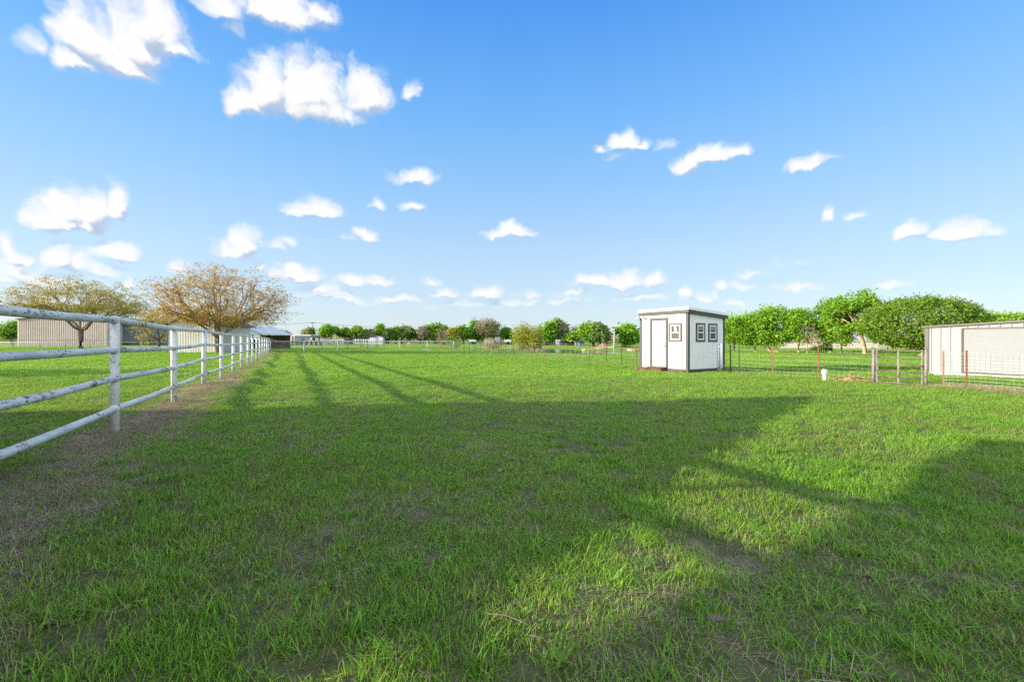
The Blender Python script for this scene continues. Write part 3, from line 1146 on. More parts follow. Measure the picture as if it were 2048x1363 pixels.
MB().prism([(-8, -.2), (1, -.2), (1, 2.6), (-8, 2.6)], -2.8, -10.2, lambda s, z, t: hp(t, s, z)).build('wall', M['brick_wall'], house)
ra = [hp(-10.6, 5.02, 2.68), hp(-2.55, 5.98, 2.68), hp(-2.55, -8.6, 2.68), hp(-10.6, -8.6, 2.68),
      hp(-10.6, 5.02, 2.80), hp(-2.55, 5.98, 2.80), hp(-2.55, -8.6, 2.80), hp(-10.6, -8.6, 2.80), hp(-7.6, -2, 4.7), hp(-5.6, -2, 4.7)]
MB().add(ra, [(3, 2, 1, 0), (0, 1, 5, 4), (1, 2, 6, 5), (2, 3, 7, 6), (3, 0, 4, 7), (4, 5, 9, 8), (5, 6, 9), (6, 7, 8, 9), (7, 4, 8)]).build('roof', M['shingle'], house)
MB().prism([(4.6, -.1), (4.8, -.1), (4.8, 2.675), (4.6, 2.675)], -10.2, -10.0, lambda s, z, t: hp(t, s, z)).build('porch_post', M['vinyl'], house)
for k in range(3):
    t0 = -9.4 + k * 2.3
    MB().prism([(1.0, .9), (1.05, .9), (1.05, 2.1), (1.0, 2.1)], t0, t0 + 1.2, lambda s, z, t: hp(t, s, z)).build('window', M['glass'], house)

#@@OBJECTS2
# ------------------------------------------------------------------ grass: real blades, instanced in clumps
def grass_mat(name, base, alt, dry, dry_amount, trans=.4):
    m, t, b = new_mat(name)
    pos = t.n('ShaderNodeNewGeometry').outputs['Position']
    at_ = t.n('ShaderNodeAttribute', attribute_name='tint').outputs['Fac']
    oi = t.n('ShaderNodeObjectInfo').outputs['Random']
    patch = t.noise(pos, .33, 4, .6)
    big = t.noise(pos, .07, 3, .5)
    c = t.mix(t.step(patch, .34, .66), base, alt)
    c = t.mix(t.m('MULTIPLY', t.step(big, .42, .66), .55), c, tuple(x * y for x, y in zip(alt, (1.35, 1.12, 1.3))))
    c = t.mix(t.m('MULTIPLY', oi, .5), c, tuple(x * .62 for x in base))
    c = t.mix(t.step(at_, .0, .45, .75, 0), c, tuple(x * .50 for x in base))
    c = t.mix(t.step(at_, .55, .85, 0, .5), c, tuple(x * y for x, y in zip(alt, (1.25, 1.08, .9))))
    v = t.m('ADD', at_, t.m('MULTIPLY', t.m('SUBTRACT', t.noise(pos, .8, 4, .65), .5), .9))
    c = t.mix(t.step(v, 1 - dry_amount - .12, 1 - dry_amount + .12), c, dry)
    t.l(c, b.inputs['Base Color'])
    b.inputs['Roughness'].default_value = .5
    b.inputs['Specular IOR Level'].default_value = .25
    tr = t.n('ShaderNodeBsdfTranslucent')
    t.l(t.mix(.5, c, t.mix(1.0, c, (1.25, 1.1, .45), 'MULTIPLY')), tr.inputs[0])
    ms = t.n('ShaderNodeMixShader')
    ms.inputs[0].default_value = trans
    t.l(b.outputs[0], ms.inputs[1])
    t.l(tr.outputs[0], ms.inputs[2])
    t.l(ms.outputs[0], t.t.nodes['Material Output'].inputs[0])
    return m


M['lawn'] = grass_mat('lawn_blades', LAWN_A, LAWN_B, (.30, .23, .115), .13)
M['straw'] = grass_mat('straw_blades', (.38, .32, .195), (.52, .45, .29), (.28, .24, .165), .3, .25)


def clump(name, n, rad, h0, h1, w, lean, seed, mat, segs=3):
    """a clump of curved tapering blades"""
    rr = np.random.RandomState(seed)
    V, Fq, T = [], [], []
    for _ in range(n):
        r_, a = rad * math.sqrt(rr.rand()), rr.rand() * 2 * math.pi
        px, py = r_ * math.cos(a), r_ * math.sin(a)
        th = rr.rand() * 2 * math.pi
        h = h0 + (h1 - h0) * rr.rand() ** 1.5
        ln = lean * (.25 + 1.1 * rr.rand())
        dx, dy = math.cos(th), math.sin(th)
        ph = th + math.pi / 2 + rr.uniform(-.5, .5)
        wx, wy = math.cos(ph) * w / 2, math.sin(ph) * w / 2
        ww = .7 + .6 * rr.rand()
        o = len(V)
        for k in range(segs + 1):
            q = k / segs
            bend = h * ln * q * q
            z = h * q * (1 - .35 * min(ln, 1.6) * q * .6) - (.02 if k == 0 else 0)
            tp = (1 - .25 * q) * ww if k < segs else .12
            V.append((px + dx * bend + wx * tp, py + dy * bend + wy * tp, z))
            V.append((px + dx * bend - wx * tp, py + dy * bend - wy * tp, z))
        for k in range(segs):
            Fq.append((o + 2 * k, o + 2 * k + 1, o + 2 * k + 3, o + 2 * k + 2))
        T += [rr.rand()] * (2 * (segs + 1))
    o = mesh_np(name, np.array(V), np.array(Fq), mat, None, T)
    C.objects.unlink(o)
    return o


def clump_set(name, objs):
    col = bpy.data.collections.new(name)
    for o in objs:
        col.objects.link(o)
    return col


lawn_near = clump_set('lawn_near', [
    clump('a', 66, .13, .035, .095, .0040, .6, 1, M['lawn']), clump('b', 66, .13, .03, .085, .0038, .8, 2, M['lawn']),
    clump('c', 54, .12, .04, .115, .0042, .65, 3, M['lawn']), clump('d', 34, .06, .07, .165, .0046, .6, 4, M['lawn']),
    clump('e', 60, .14, .02, .06, .0040, 1.2, 5, M['lawn']), clump('w', 13, .03, .03, .075, .014, 1.5, 6, M['lawn'])])
lawn_far = clump_set('lawn_far', [
    clump('f', 70, .28, .03, .095, .012, .6, 11, M['lawn'], 2), clump('g', 70, .28, .03, .08, .012, .8, 12, M['lawn'], 2),
    clump('h', 60, .26, .04, .115, .013, .6, 13, M['lawn'], 2)])
straw_set = clump_set('straw', [
    clump('s', 40, .14, .02, .075, .0024, 1.9, 21, M['straw']), clump('t', 40, .12, .02, .065, .0024, 2.4, 22, M['straw']),
    clump('u', 24, .08, .04, .13, .0024, 1.0, 23, M['straw'])])


def scatter(name, label, pts, scl, col, nkinds, seed, kinds=None):
    """one object: points carrying the clumps through geometry nodes"""
    rr = np.random.RandomState(seed)
    n = len(pts)
    me = bpy.data.meshes.new(name)
    me.vertices.add(n)
    me.vertices.foreach_set('co', np.asarray(pts, np.float32).ravel())
    a = me.attributes.new('scl', 'FLOAT_VECTOR', 'POINT')
    a.data.foreach_set('vector', np.asarray(scl, np.float32).ravel())
    a = me.attributes.new('rot', 'FLOAT_VECTOR', 'POINT')
    rot = np.zeros((n, 3), np.float32)
    rot[:, 2] = rr.rand(n) * 6.283
    rot[:, :2] = rr.randn(n, 2) * .10
    a.data.foreach_set('vector', rot.ravel())
    a = me.attributes.new('idx', 'INT', 'POINT')
    a.data.foreach_set('value', (rr.randint(0, nkinds, n) if kinds is None else kinds).astype(np.int32))
    o = bpy.data.objects.new(name, me)
    C.objects.link(o)
    ng = bpy.data.node_groups.new(name, 'GeometryNodeTree')
    ng.interface.new_socket('Geometry', in_out='INPUT', socket_type='NodeSocketGeometry')
    ng.interface.new_socket('Geometry', in_out='OUTPUT', socket_type='NodeSocketGeometry')
    N = NT(ng)
    gi, go = N.n('NodeGroupInput'), N.n('NodeGroupOutput')
    ci = N.n('GeometryNodeCollectionInfo')
    ci.inputs[0].default_value = col
    ci.inputs['Separate Children'].default_value = True
    ci.inputs['Reset Children'].default_value = True
    ip = N.n('GeometryNodeInstanceOnPoints')
    N.l(gi.outputs[0], ip.inputs['Points'])
    N.l(ci.outputs[0], ip.inputs['Instance'])
    ip.inputs['Pick Instance'].default_value = True
    for nm, tp, sk in (('idx', 'INT', 'Instance Index'), ('rot', 'FLOAT_VECTOR', 'Rotation'), ('scl', 'FLOAT_VECTOR', 'Scale')):
        na = N.n('GeometryNodeInputNamedAttribute', data_type=tp)
        na.inputs['Name'].default_value = nm
        N.l(next(q for q in na.outputs if q.enabled), ip.inputs[sk])
    N.l(ip.outputs[0], go.inputs[0])
    md = o.modifiers.new('grass', 'NODES')
    md.node_group = ng
    return tag(o, label, None, None, 'stuff')


def in_rect(x, y, ox, oy, ang_, x0, x1, y0, y1):
    c, s_ = math.cos(ang_), math.sin(ang_)
    lx, ly = (x - ox) * c + (y - oy) * s_, -(x - ox) * s_ + (y - oy) * c
    return (lx > x0) & (lx < x1) & (ly > y0) & (ly < y1)


rg = np.random.RandomState(99)
bands = [(1.0, 5.0, 115, 0, 1.0), (5.0, 9.0, 75, 0, 1.15), (9.0, 16, 34, 0, 1.6), (16, 28, 13, 1, 1.2), (28, 50, 5.0, 1, 1.7), (50, 84, 2.2, 1, 2.4)]
acc = {0: [], 1: []}
for y0, y1, den, kind, sc_ in bands:
    w0 = 1.45 * y1 + 1.5
    n = int(den * 2 * w0 * (y1 - y0))
    x = rg.uniform(-w0, w0, n)
    y = rg.uniform(y0, y1, n)
    k = np.abs(x) < 1.32 * y + 2.0
    x, y = x[k], y[k]
    t = x * VX + y * VY
    n1 = vnoise(x * 1.1 + 13, y * 1.1 + 31)
    n2 = vnoise(x * .45 + 3, y * .45 + 77)
    n3 = vnoise(x * 3.1 + 5, y * 3.1 + 7)
    cover = .60 + .65 * sstep(.25, .6, .5 * n1 + .3 * n2 + .2 * n3)
    cover = np.where(y < 7, cover, np.maximum(cover, .85 * sstep(5, 12, y)))
    # worn strip under the pipe fence
    e = t - T_PIPE + (n1 - .5) * 1.3
    wd_ = 1 - sstep(4.5, 8, y)
    worn = sstep(-.5, -.1, e) * (1 - sstep(0, .9, e - .25 - .20 * wd_))
    cover = cover * (1 - .74 * worn)
    wl_ = np.abs(t - T_WIRE + (n3 - .5) * .3)
    cover = cover * np.where((wl_ < .16) & (y > 9), .15, 1)
    ok = rg.rand(len(x)) < cover
    ok &= ~in_rect(x, y, SX, SY, math.atan2(.512, .859), -.45, 2.6, -.03, 2.7)
    ok &= ~in_rect(x, y, BX, BY, math.atan2(-.894, .448), -.1, 8, -.9, 7)
    sdp = poly_sd(x, y)
    ok &= (sdp > .3) & ((sdp > 5) | (rg.rand(len(x)) < .12) | (y > 60))
    x, y, t, n2 = x[ok], y[ok], t[ok], n2[ok]
    hs = np.where(y < 6, .9, .74) * (.58 + .42 * rg.rand(len(x))) * (.8 + .5 * n2)
    s_ = sc_ * (.85 + .3 * rg.rand(len(x)))
    acc[kind].append(np.stack([x, y, gz(x, y), s_, s_, hs * (1 + .12 * (sc_ - 1))], 1))
A = np.concatenate(acc[0])
kd = rg.choice(6, len(A), p=[.27, .25, .17, .06, .20, .05])
scatter('lawn_grass', 'short green lawn grass growing in the paddock', A[:, :3], A[:, 3:], lawn_near, 6, 1, kd)
B = np.concatenate(acc[1])
scatter('field_grass', 'mown green grass of the paddock further off', B[:, :3], B[:, 3:], lawn_far, 3, 2)

# straw: along the fences, and thatch among the close grass
S = []
n = 9000
y = 1.5 + 50 * rg.rand(n) ** 2.1
tt = T_PIPE + .22 + rg.randn(n) * .34
x = (tt - y * VY) / VX
S.append(np.stack([x, y, gz(x, y)] + [.9 + .5 * rg.rand(n)] * 2 + [.6 + .4 * rg.rand(n)], 1))
n = 2600
y = 9 + 40 * rg.rand(n) ** 1.5
tt = T_WIRE + rg.randn(n) * .10
x = (tt - y * VY) / VX
S.append(np.stack([x, y, gz(x, y)] + [1.0 + .5 * rg.rand(n)] * 2 + [.7 + .5 * rg.rand(n)], 1))
n = 900
y = 10.2 + 2.6 * rg.rand(n)
tt = T_WIRE - .1 + rg.randn(n) * .25
x = (tt - y * VY) / VX
S.append(np.stack([x, y, gz(x, y)] + [1.0 + .5 * rg.rand(n)] * 2 + [1.0 + .6 * rg.rand(n)], 1))
n = 1700
y = 1.2 + 9 * rg.rand(n) ** 1.3
x = rg.uniform(-1.3, 1.3, n) * (y + 1)
k = vnoise(x * 1.1 + 13, y * 1.1 + 31) * .5 + .5 * vnoise(x * .45 + 3, y * .45 + 77) + rg.rand(n) * .25 < .43
k &= ~in_rect(x, y, SX, SY, math.atan2(.512, .859), -.45, 2.6, -.03, 2.7)
x, y = x[k], y[k]
n = len(x)
S.append(np.stack([x, y, gz(x, y)] + [.9 + .5 * rg.rand(n)] * 2 + [.35 + .3 * rg.rand(n)], 1))
S = np.concatenate(S)
scatter('dry_grass', 'dry straw and thatch under the fences and in the thin patches of lawn', S[:, :3], S[:, 3:], straw_set, 3, 3)
#@@OBJECTS3
# ------------------------------------------------------------------ trees
def grow(tips, base, fork, r_tip, rng, k_first=4, bend=.10, pw=.5, leanv=(0, 0)):
    """branch skeleton reaching every tip: list of (points, radii)"""
    segs = []

    def rad(n):
        return r_tip * n ** pw

    def seg(a, b_, ra, rb):
        d = b_ - a
        L = np.linalg.norm(d)
        mid = (a + b_) / 2 + rng.randn(3) * L * bend
        mid[2] += L * .04
        segs.append(([a, mid, b_], [ra, (ra + rb) / 2, rb]))

    def rec(p, idx, depth):
        n = len(idx)
        T = tips[idx]
        if n == 1:
            seg(p, T[0], rad(1), r_tip * .45)
            return
        k = min(n, k_first if depth == 0 else (3 if n > 14 and rng.rand() < .35 else 2))
        D = T - p
        D = D / (np.linalg.norm(D, axis=1, keepdims=True) + 1e-6)
        c = D[rng.choice(n, k, replace=False)]
        for _ in range(6):
            lab = np.argmin(((D[:, None] - c[None]) ** 2).sum(2), 1)
            for j in range(k):
                if (lab == j).any():
                    c[j] = D[lab == j].mean(0)
        for j in range(k):
            sub = idx[lab == j]
            if len(sub) == 0:
                continue
            cen = tips[sub].mean(0)
            f = (.30 if depth == 0 else .42) + .12 * rng.rand()
            q = p + (cen - p) * f
            if len(sub) == 1:
                seg(p, tips[sub[0]], rad(1), r_tip * .45)
            else:
                seg(p, q, rad(len(sub)), rad(len(sub)) * .86)
                rec(q, sub, depth + 1)

    n = len(tips)
    b0 = np.array(base, float)
    f0 = np.array(fork, float)
    m1 = b0 * .5 + f0 * .5 + rng.randn(3) * .02 * np.linalg.norm(f0 - b0)
    R0 = rad(n)
    segs.append(([b0 - np.array([0, 0, .15]), b0 + (m1 - b0) * .15, m1, f0], [R0 * 1.45, R0 * 1.12, R0 * .98, R0 * .95]))
    rec(f0, np.arange(n), 0)
    return segs


def crown_tips(n, c, rx, ry, rz, rng, shell=.5, clumpy=0, flat=0, jit_=.15):
    """points through an ellipsoid crown, gathered into clumps when asked"""
    out = []
    if clumpy:
        cen = crown_tips(clumpy, (0, 0, 0), .82, .82, .82, rng, shell=.55)
        wts = rng.rand(clumpy) + .4
        wts /= wts.sum()
        lab = rng.choice(clumpy, n, p=wts)
        P = cen[lab] + rng.randn(n, 3) * jit_
    else:
        v = rng.randn(n, 3)
        v /= np.linalg.norm(v, axis=1, keepdims=True)
        r = (shell + (1 - shell) * rng.rand(n) ** .5)
        P = v * r[:, None]
    nr = np.linalg.norm(P, axis=1, keepdims=True)
    P = np.where(nr > 1.06, P / nr * (1.0 + .06 * rng.rand(n, 1)), P)
    if flat:
        P[:, 2] = np.where(P[:, 2] < 0, P[:, 2] * flat, P[:, 2])
    return P * np.array([rx, ry, rz]) + np.array(c)


def leaves(tips, per, sig, size, rng, aspect=2.2, droop=0.0, name='crown', mat=None, parent=None, tint_c=None):
    n = len(tips) * per
    c = np.repeat(tips, per, 0) + rng.randn(n, 3) * np.asarray(sig)
    d = rng.randn(n, 3)
    d[:, 2] = d[:, 2] * .7 - droop
    d /= np.linalg.norm(d, axis=1, keepdims=True)
    o = rng.randn(n, 3)
    s_ = np.cross(d, o)
    s_ /= np.linalg.norm(s_, axis=1, keepdims=True)
    L = size * (.6 + .8 * rng.rand(n))[:, None]
    Wd = L / aspect
    V = np.stack([c - d * L / 2, c + s_ * Wd / 2, c + d * L / 2, c - s_ * Wd / 2], 1).reshape(-1, 3)
    Fq = np.arange(4 * n).reshape(n, 4)
    base = np.repeat(rng.rand(len(tips)) if tint_c is None else tint_c, per)
    tint = np.clip(.65 * base + .35 * rng.rand(n), 0, 1)
    return mesh_np(name, V, Fq, mat, parent, np.repeat(tint, 4))


def trunk_mesh(segs, mat, parent, big=.06):
    mb = MB()
    for pts, rr_ in segs:
        mb.tube([tuple(p) for p in pts], rr_, 9 if rr_[0] > big else (5 if rr_[0] > big * .3 else 3), cap=False)
    return mb.build('trunk', mat, parent, True)


ORANGE = [(0.2141, 0.1373, 0.0282), (0.3568, 0.2083, 0.0345), (0.4853, 0.2736, 0.0470), (0.3283, 0.2659, 0.0470), (0.2141, 0.2371, 0.0407)]
OLIVE = [(0.1845, 0.1679, 0.0282), (0.3229, 0.2465, 0.0376), (0.2614, 0.2624, 0.0407), (0.4305, 0.2784, 0.0439), (0.1845, 0.2231, 0.0345)]
M['leaf_orange'] = leafy('orange_spring_leaf', ORANGE, .35)
M['leaf_olive'] = leafy('olive_spring_leaf', OLIVE, .35)
M['leaf_bright'] = leafy('bright_leaf', [(0.0750, 0.1649, 0.0140), (0.1445, 0.2918, 0.0170), (0.2092, 0.3967, 0.0260), (0.1692, 0.3192, 0.0230)], .4)
M['leaf_mid'] = leafy('mid_green_leaf', [(0.0920, 0.1748, 0.0196), (0.1667, 0.3082, 0.0264), (0.2495, 0.4335, 0.0368)], .35)
M['leaf_dark'] = leafy('dark_green_leaf', [(0.0554, 0.1094, 0.0257), (0.0999, 0.1823, 0.0365), (0.1553, 0.2552, 0.0513)], .25)
M['leaf_dome'] = leafy('dome_leaf', [(0.0471, 0.1002, 0.0110), (0.0904, 0.1764, 0.0140), (0.1330, 0.2385, 0.0180), (0.1636, 0.2668, 0.0220)], .3)
M['leaf_pale'] = leafy('pale_leaf', [(0.192, 0.204, 0.084), (0.288, 0.324, 0.132), (0.228, 0.228, 0.120)], .35)
M['leaf_yellow'] = leafy('willow_leaf', [(0.1831, 0.2136, 0.0261), (0.2705, 0.3038, 0.0360), (0.3478, 0.3489, 0.0414)], .4)
M['leaf_tan'] = leafy('dry_twig', [(0.1710, 0.1506, 0.0912), (0.2565, 0.2208, 0.1368), (0.1368, 0.1205, 0.0821)], .15)


def tree(name, label, px, by, Y, top, crown_px, crown_low, seed, n, per, sig, size, leafm, bark, group='trees round the paddock',
         k_first=4, clumpy=0, shell=.5, depth=None, r_tip=.008, fork_f=.75, aspect=2.2, flat=0, lean=0, pw=.5, skew=0, bend=.10, extra=None, jit_=.15):
    """a tree placed by its trunk foot and measured from the photograph: crown edges, top and lowest leaves"""
    rng = np.random.RandomState(seed)
    x = at(px, Y)
    z0 = gz1(x, Y)
    e = empty(name, (x, Y, z0), 0, label, 'tree', group)
    xl, xr = at(crown_px[0], Y) - x, at(crown_px[1], Y) - x
    zt, zl = zat(top, Y) - z0, zat(crown_low, Y) - z0
    cx, rx = (xl + xr) / 2, (xr - xl) / 2
    cz, rz = (zt + zl) / 2, (zt - zl) / 2
    ry = depth if depth else rx * .9
    tips = crown_tips(n, (cx, 0, cz), rx, ry, rz, rng, shell, clumpy, flat, jit_)
    if skew:
        tips[:, 2] += skew * (tips[:, 0] - cx)
    if extra is not None:
        tips = np.concatenate([tips, np.array(extra)])
    tips[:, 2] = np.maximum(tips[:, 2], max(.25, zl * .8))
    fork = (lean, 0, max(.4, zl + (cz - zl) * (fork_f - .5)) if zl > .6 else max(.5, cz * .4))
    segs = grow(tips, (0, 0, 0), fork, r_tip, rng, k_first, bend, pw)
    trunk_mesh(segs, M[bark], e)
    if per:
        leaves(tips, per, sig, size, rng, aspect, name='crown', mat=M[leafm], parent=e)
    return e


# the two feathery trees on the left
tree('feathery_tree', 'wide feathery tree with orange and olive leaves and one dark trunk before the tan barn', 161, 697.5, 66, 555, (22, 300), 668, 3,
     1050, 19, (.42, .42, .13), .27, 'leaf_olive', 'bark', k_first=5, clumpy=90, shell=.5, depth=8, r_tip=.015, fork_f=.62, aspect=3.2, flat=.45, pw=.46, skew=-.05)
tree('feathery_tree', 'big round feathery tree with orange spring leaves beside the pipe fence', 437, 707, 47.2, 531, (296, 588), 684, 12,
     1700, 15, (.27, .27, .12), .19, 'leaf_orange', 'bark', k_first=7, clumpy=150, shell=.42, depth=6.5, r_tip=.0115, fork_f=.58, aspect=3.2, flat=.72, pw=.44)
tree('feathery_tree', 'small thin tree with yellow orange leaves between the two feathery trees', 318, 706, 58, 622, (268, 352), 690, 21,
     300, 11, (.3, .3, .14), .24, 'leaf_olive', 'bark_dark', k_first=4, clumpy=30, depth=2.5, r_tip=.010, aspect=3.2)

# right-hand row
RG = 'green trees behind the white shed'
tree('green_tree', 'bright green tree half hidden behind the right wall of the white shed', 1468, 702, 55, 622, (1432, 1506), 692, 31,
     375, 30, (.34, .34, .26), 0.28, 'leaf_bright', 'bark', RG, clumpy=38, depth=2.3)
tree('green_tree', 'bright green tree with a short pale trunk behind the black fence post', 1510, 704, 53, 626, (1472, 1552), 697, 32,
     375, 30, (.34, .34, .26), 0.27, 'leaf_bright', 'bark_pale', RG, clumpy=34, depth=2.3)
tree('green_tree', 'bright green tree with a leaning pale trunk above the wooden pallet', 1541, 703, 52, 609, (1512, 1592), 694, 33,
     362, 28, (.32, .32, .24), 0.27, 'leaf_bright', 'bark_pale', RG, clumpy=30, lean=-.6, depth=2.2)
tree('green_tree', 'airy green tree on several thin pale stems right of the wooden pallet', 1597, 706, 50, 612, (1566, 1630), 684, 34,
     287, 26, (.30, .30, .26), 0.25, 'leaf_bright', 'bark_pale', RG, clumpy=26, depth=2)
tree('bare_tree', 'thin twiggy pale tree in young leaf among the green row', 1614, 707, 49, 640, (1596, 1636), 694, 35,
     150, 3, (.2, .2, .2), .16, 'leaf_tan', 'bark_pale', RG, depth=1.3)
tree('green_tree', 'light airy green tree with sky showing through behind the small leafy bush', 1660, 706, 49, 603, (1622, 1690), 690, 36,
     262, 24, (.32, .32, .24), 0.25, 'leaf_bright', 'bark_pale', RG, clumpy=26, shell=.4, depth=2.1)
tree('green_tree', 'tallest green tree of the right row with an open layered crown', 1730, 710, 45, 582, (1655, 1776), 678, 37,
     537, 15, (.30, .30, .15), 0.27, 'leaf_bright', 'bark_pale', RG, k_first=5, clumpy=30, shell=.5, depth=2.8, lean=-.5, jit_=.115)
tree('green_tree', 'slender green tree with a dark trunk left of the tallest one', 1682, 708, 47, 622, (1662, 1712), 690, 38,
     162, 26, (.3, .3, .22), 0.25, 'leaf_mid', 'bark', RG, clumpy=18, depth=1.6)
tree('green_tree', 'broad dome shaped dense green tree beside the white barn', 1843, 712, 39.5, 598, (1748, 1932), 700, 39,
     1125, 32, (.26, .26, .22), 0.21, 'leaf_dome', 'bark_pale', RG, k_first=6, clumpy=0, shell=.78, depth=4.2, flat=.9)
tree('green_tree', 'green tree top showing just above the left end of the barn roof', 1972, 712, 46, 627, (1944, 1998), 680, 40,
     212, 26, (.3, .3, .22), 0.26, 'leaf_mid', 'bark', RG, clumpy=20, depth=1.7)
tree('green_tree', 'green tree top at the right edge above the barn roof', 2030, 714, 44, 624, (1998, 2066), 680, 41,
     250, 26, (.3, .3, .22), 0.26, 'leaf_mid', 'bark', RG, clumpy=22, depth=1.8)

# willows and saplings by the pond
WG = 'trees at the pond'
tree('willow_tree', 'pale yellow willow clump at the near edge of the pond', 1044, 703, 57, 648, (1025, 1066), 700, 51,
     420, 9, (.2, .2, .34), .30, 'leaf_yellow', 'bark_pale', WG, clumpy=0, shell=.35, depth=1.6, aspect=4, fork_f=.55)
tree('willow_tree', 'golden willow clump right of the paler one at the pond', 1068, 703.5, 56, 656, (1054, 1085), 700, 52,
     330, 10, (.2, .2, .3), .30, 'leaf_yellow', 'bark_pale', WG, clumpy=0, shell=.35, depth=1.5, aspect=4, fork_f=.55)
tree('sapling', 'slim twiggy sapling with brownish leaves left of the pond', 884, 699, 74, 655, (873, 895), 692, 53,
     90, 5, (.25, .25, .4), .26, 'leaf_tan', 'bark_pale', WG, depth=.8)
tree('bare_shrub', 'leafless greyish shrub at the pond in front of the wire fence', 985, 703, 60, 678, (962, 1008), 701, 54,
     240, 3, (.2, .2, .2), .18, 'leaf_tan', 'bark_pale', WG, depth=1.4, shell=.2)
tree('sapling', 'low green sapling left of the pond beside the last white fence post', 905, 700, 75, 672, (893, 922), 696, 55,
     90, 6, (.3, .3, .3), .24, 'leaf_mid', 'bark_pale', WG, depth=1.0)

# the tree line along the horizon
FG = 'trees along the far side of the fields'
far = [  # trunk px, base y, crown left, right, top, low, leaf, bark, clumps, label
    (652, 677, 636, 666, 651, 675, 'leaf_bright', 'bark', 12, 'light green tree left of the little yellow hut on the mound'),
    (669, 678, 660, 680, 657, 674, 'leaf_mid', 'bark', 8, 'darker green tree right behind the little yellow hut'),
    (691, 682, 681, 705, 657, 677, 'leaf_mid', 'bark', 10, 'green tree right of the grassy mound'),
    (713, 684, 702, 725, 653, 678, 'leaf_mid', 'bark_dark', 10, 'upright darker green tree left of the black canopy'),
    (735, 682, 724, 746, 660, 678, 'leaf_pale', 'bark_dark', 10, 'greyish thin leaved tree directly behind the black canopy'),
    (763, 684, 752, 774, 650, 680, 'leaf_bright', 'bark', 10, 'bright green tree behind the right end of the glasshouse'),
    (777, 684, 769, 784, 660, 680, 'leaf_dark', 'bark_dark', 8, 'dark green tree touching the bright one behind the glasshouse'),
    (792, 684, 783, 803, 654, 679, 'leaf_mid', 'bark_dark', 10, 'rounded green tree with a dark trunk left of a pale one'),
    (804, 684, 794, 816, 650, 676, 'leaf_pale', 'bark', 9, 'pale grey green tree between two darker ones'),
    (820, 684, 809, 834, 658, 678, 'leaf_dark', 'bark_dark', 10, 'dark blue green tree at the far utility pole'),
    (840, 684, 832, 850, 662, 683, 'leaf_dark', 'bark_dark', 8, 'low dark bushy tree left of the large green one'),
    (846, 682, 834, 858, 653, 676, 'leaf_tan', 'bark', 0, 'bare brownish tree rising above a dark bushy one'),
    (873, 684, 850, 890, 645, 681, 'leaf_mid', 'bark', 22, 'large rounded green tree with spiky top in the middle distance'),
    (888, 683, 878, 900, 654, 678, 'leaf_dark', 'bark_dark', 10, 'dark green tree at the right side of the large rounded one'),
    (904, 682, 893, 918, 656, 678, 'leaf_yellow', 'bark', 9, 'small yellow green tree right of the large rounded one'),
    (927, 682, 912, 945, 652, 678, 'leaf_bright', 'bark', 14, 'bright green tree left of the tall brownish crown'),
    (951, 684, 938, 966, 642, 680, 'leaf_mid', 'bark', 14, 'tall green tree at the left of the brownish crown'),
    (972, 684, 950, 1000, 636, 672, 'leaf_tan', 'bark', 0, 'tall brownish tree still almost bare above bright green ones'),
    (984, 684, 964, 1003, 648, 680, 'leaf_bright', 'bark_dark', 18, 'brightest green tree in front of the brownish bare crown'),
    (1012, 682, 1000, 1026, 657, 678, 'leaf_bright', 'bark', 10, 'small bright green tree above the parked vehicles'),
    (1094, 688, 1078, 1116, 646, 682, 'leaf_bright', 'bark', 16, 'bright green tree left of the greyish large one past the pond'),
    (1116, 688, 1094, 1138, 641, 682, 'leaf_pale', 'bark_dark', 20, 'large greyish green tree in front of the long pale building'),
    (1140, 688, 1131, 1152, 664, 684, 'leaf_mid', 'bark', 8, 'small dark green tree in front of the long pale building'),
    (1152, 689, 1142, 1164, 653, 684, 'leaf_tan', 'bark_pale', 0, 'bare grey tree behind the dark blue hut'),
    (1186, 691, 1160, 1203, 649, 682, 'leaf_bright', 'bark_dark', 20, 'full bright green tree beyond the pond left of the brush pile'),
    (1199, 691, 1188, 1212, 651, 684, 'leaf_dark', 'bark_dark', 12, 'dark green tree pressed against the full bright one past the pond'),
    (1207, 693, 1201, 1220, 656, 690, 'leaf_tan', 'bark_pale', 0, 'dead tan tree standing in the brush pile'),
    (1251, 692, 1228, 1276, 650, 685, 'leaf_bright', 'bark_pale', 20, 'green tree between the lamp pole and the white shed'),
    (560, 684, 544, 582, 661, 682, 'leaf_pale', 'bark', 0, 'sparse brownish green shrub tree left of the slate blue hut'),
    (529, 684, 521, 538, 666, 680, 'leaf_mid', 'bark', 6, 'low green bush beyond the far end of the pipe fence'),
    (616, 674, 607, 625, 656, 670, 'leaf_pale', 'bark', 6, 'tiny pale tree showing above the slate blue hut'),
    (24, 684, 6, 44, 646, 680, 'leaf_mid', 'bark', 14, 'green tree at the left edge behind the tan ribbed barn'),
]
for i, (px, by, xl, xr, tp, lo, lf, bk, cl, lab) in enumerate(far):
    Y = {True: 128.0, False: 118.0}[by < 685] if by < 687 else (104.0 if by < 690 else 92.0)
    if px > 1080 and by >= 690:
        Y = 84.0
    Y += (i * 37 % 11) * .6
    bare = cl == 0
    wpx = (xr - xl)
    tree('bare_tree' if bare else 'green_tree', lab, px, by, Y, tp, (xl, xr), lo, 200 + i,
         int(70 + wpx * 5.0) if not bare else int(60 + wpx * 6), 15 if not bare else 5, (.42, .42, .34) if not bare else (.4, .4, .4), .62 if not bare else .40,
         lf, bk, FG, clumpy=cl, shell=.45, r_tip=.018 if bare else .022, aspect=1.8, k_first=4, jit_=.19)
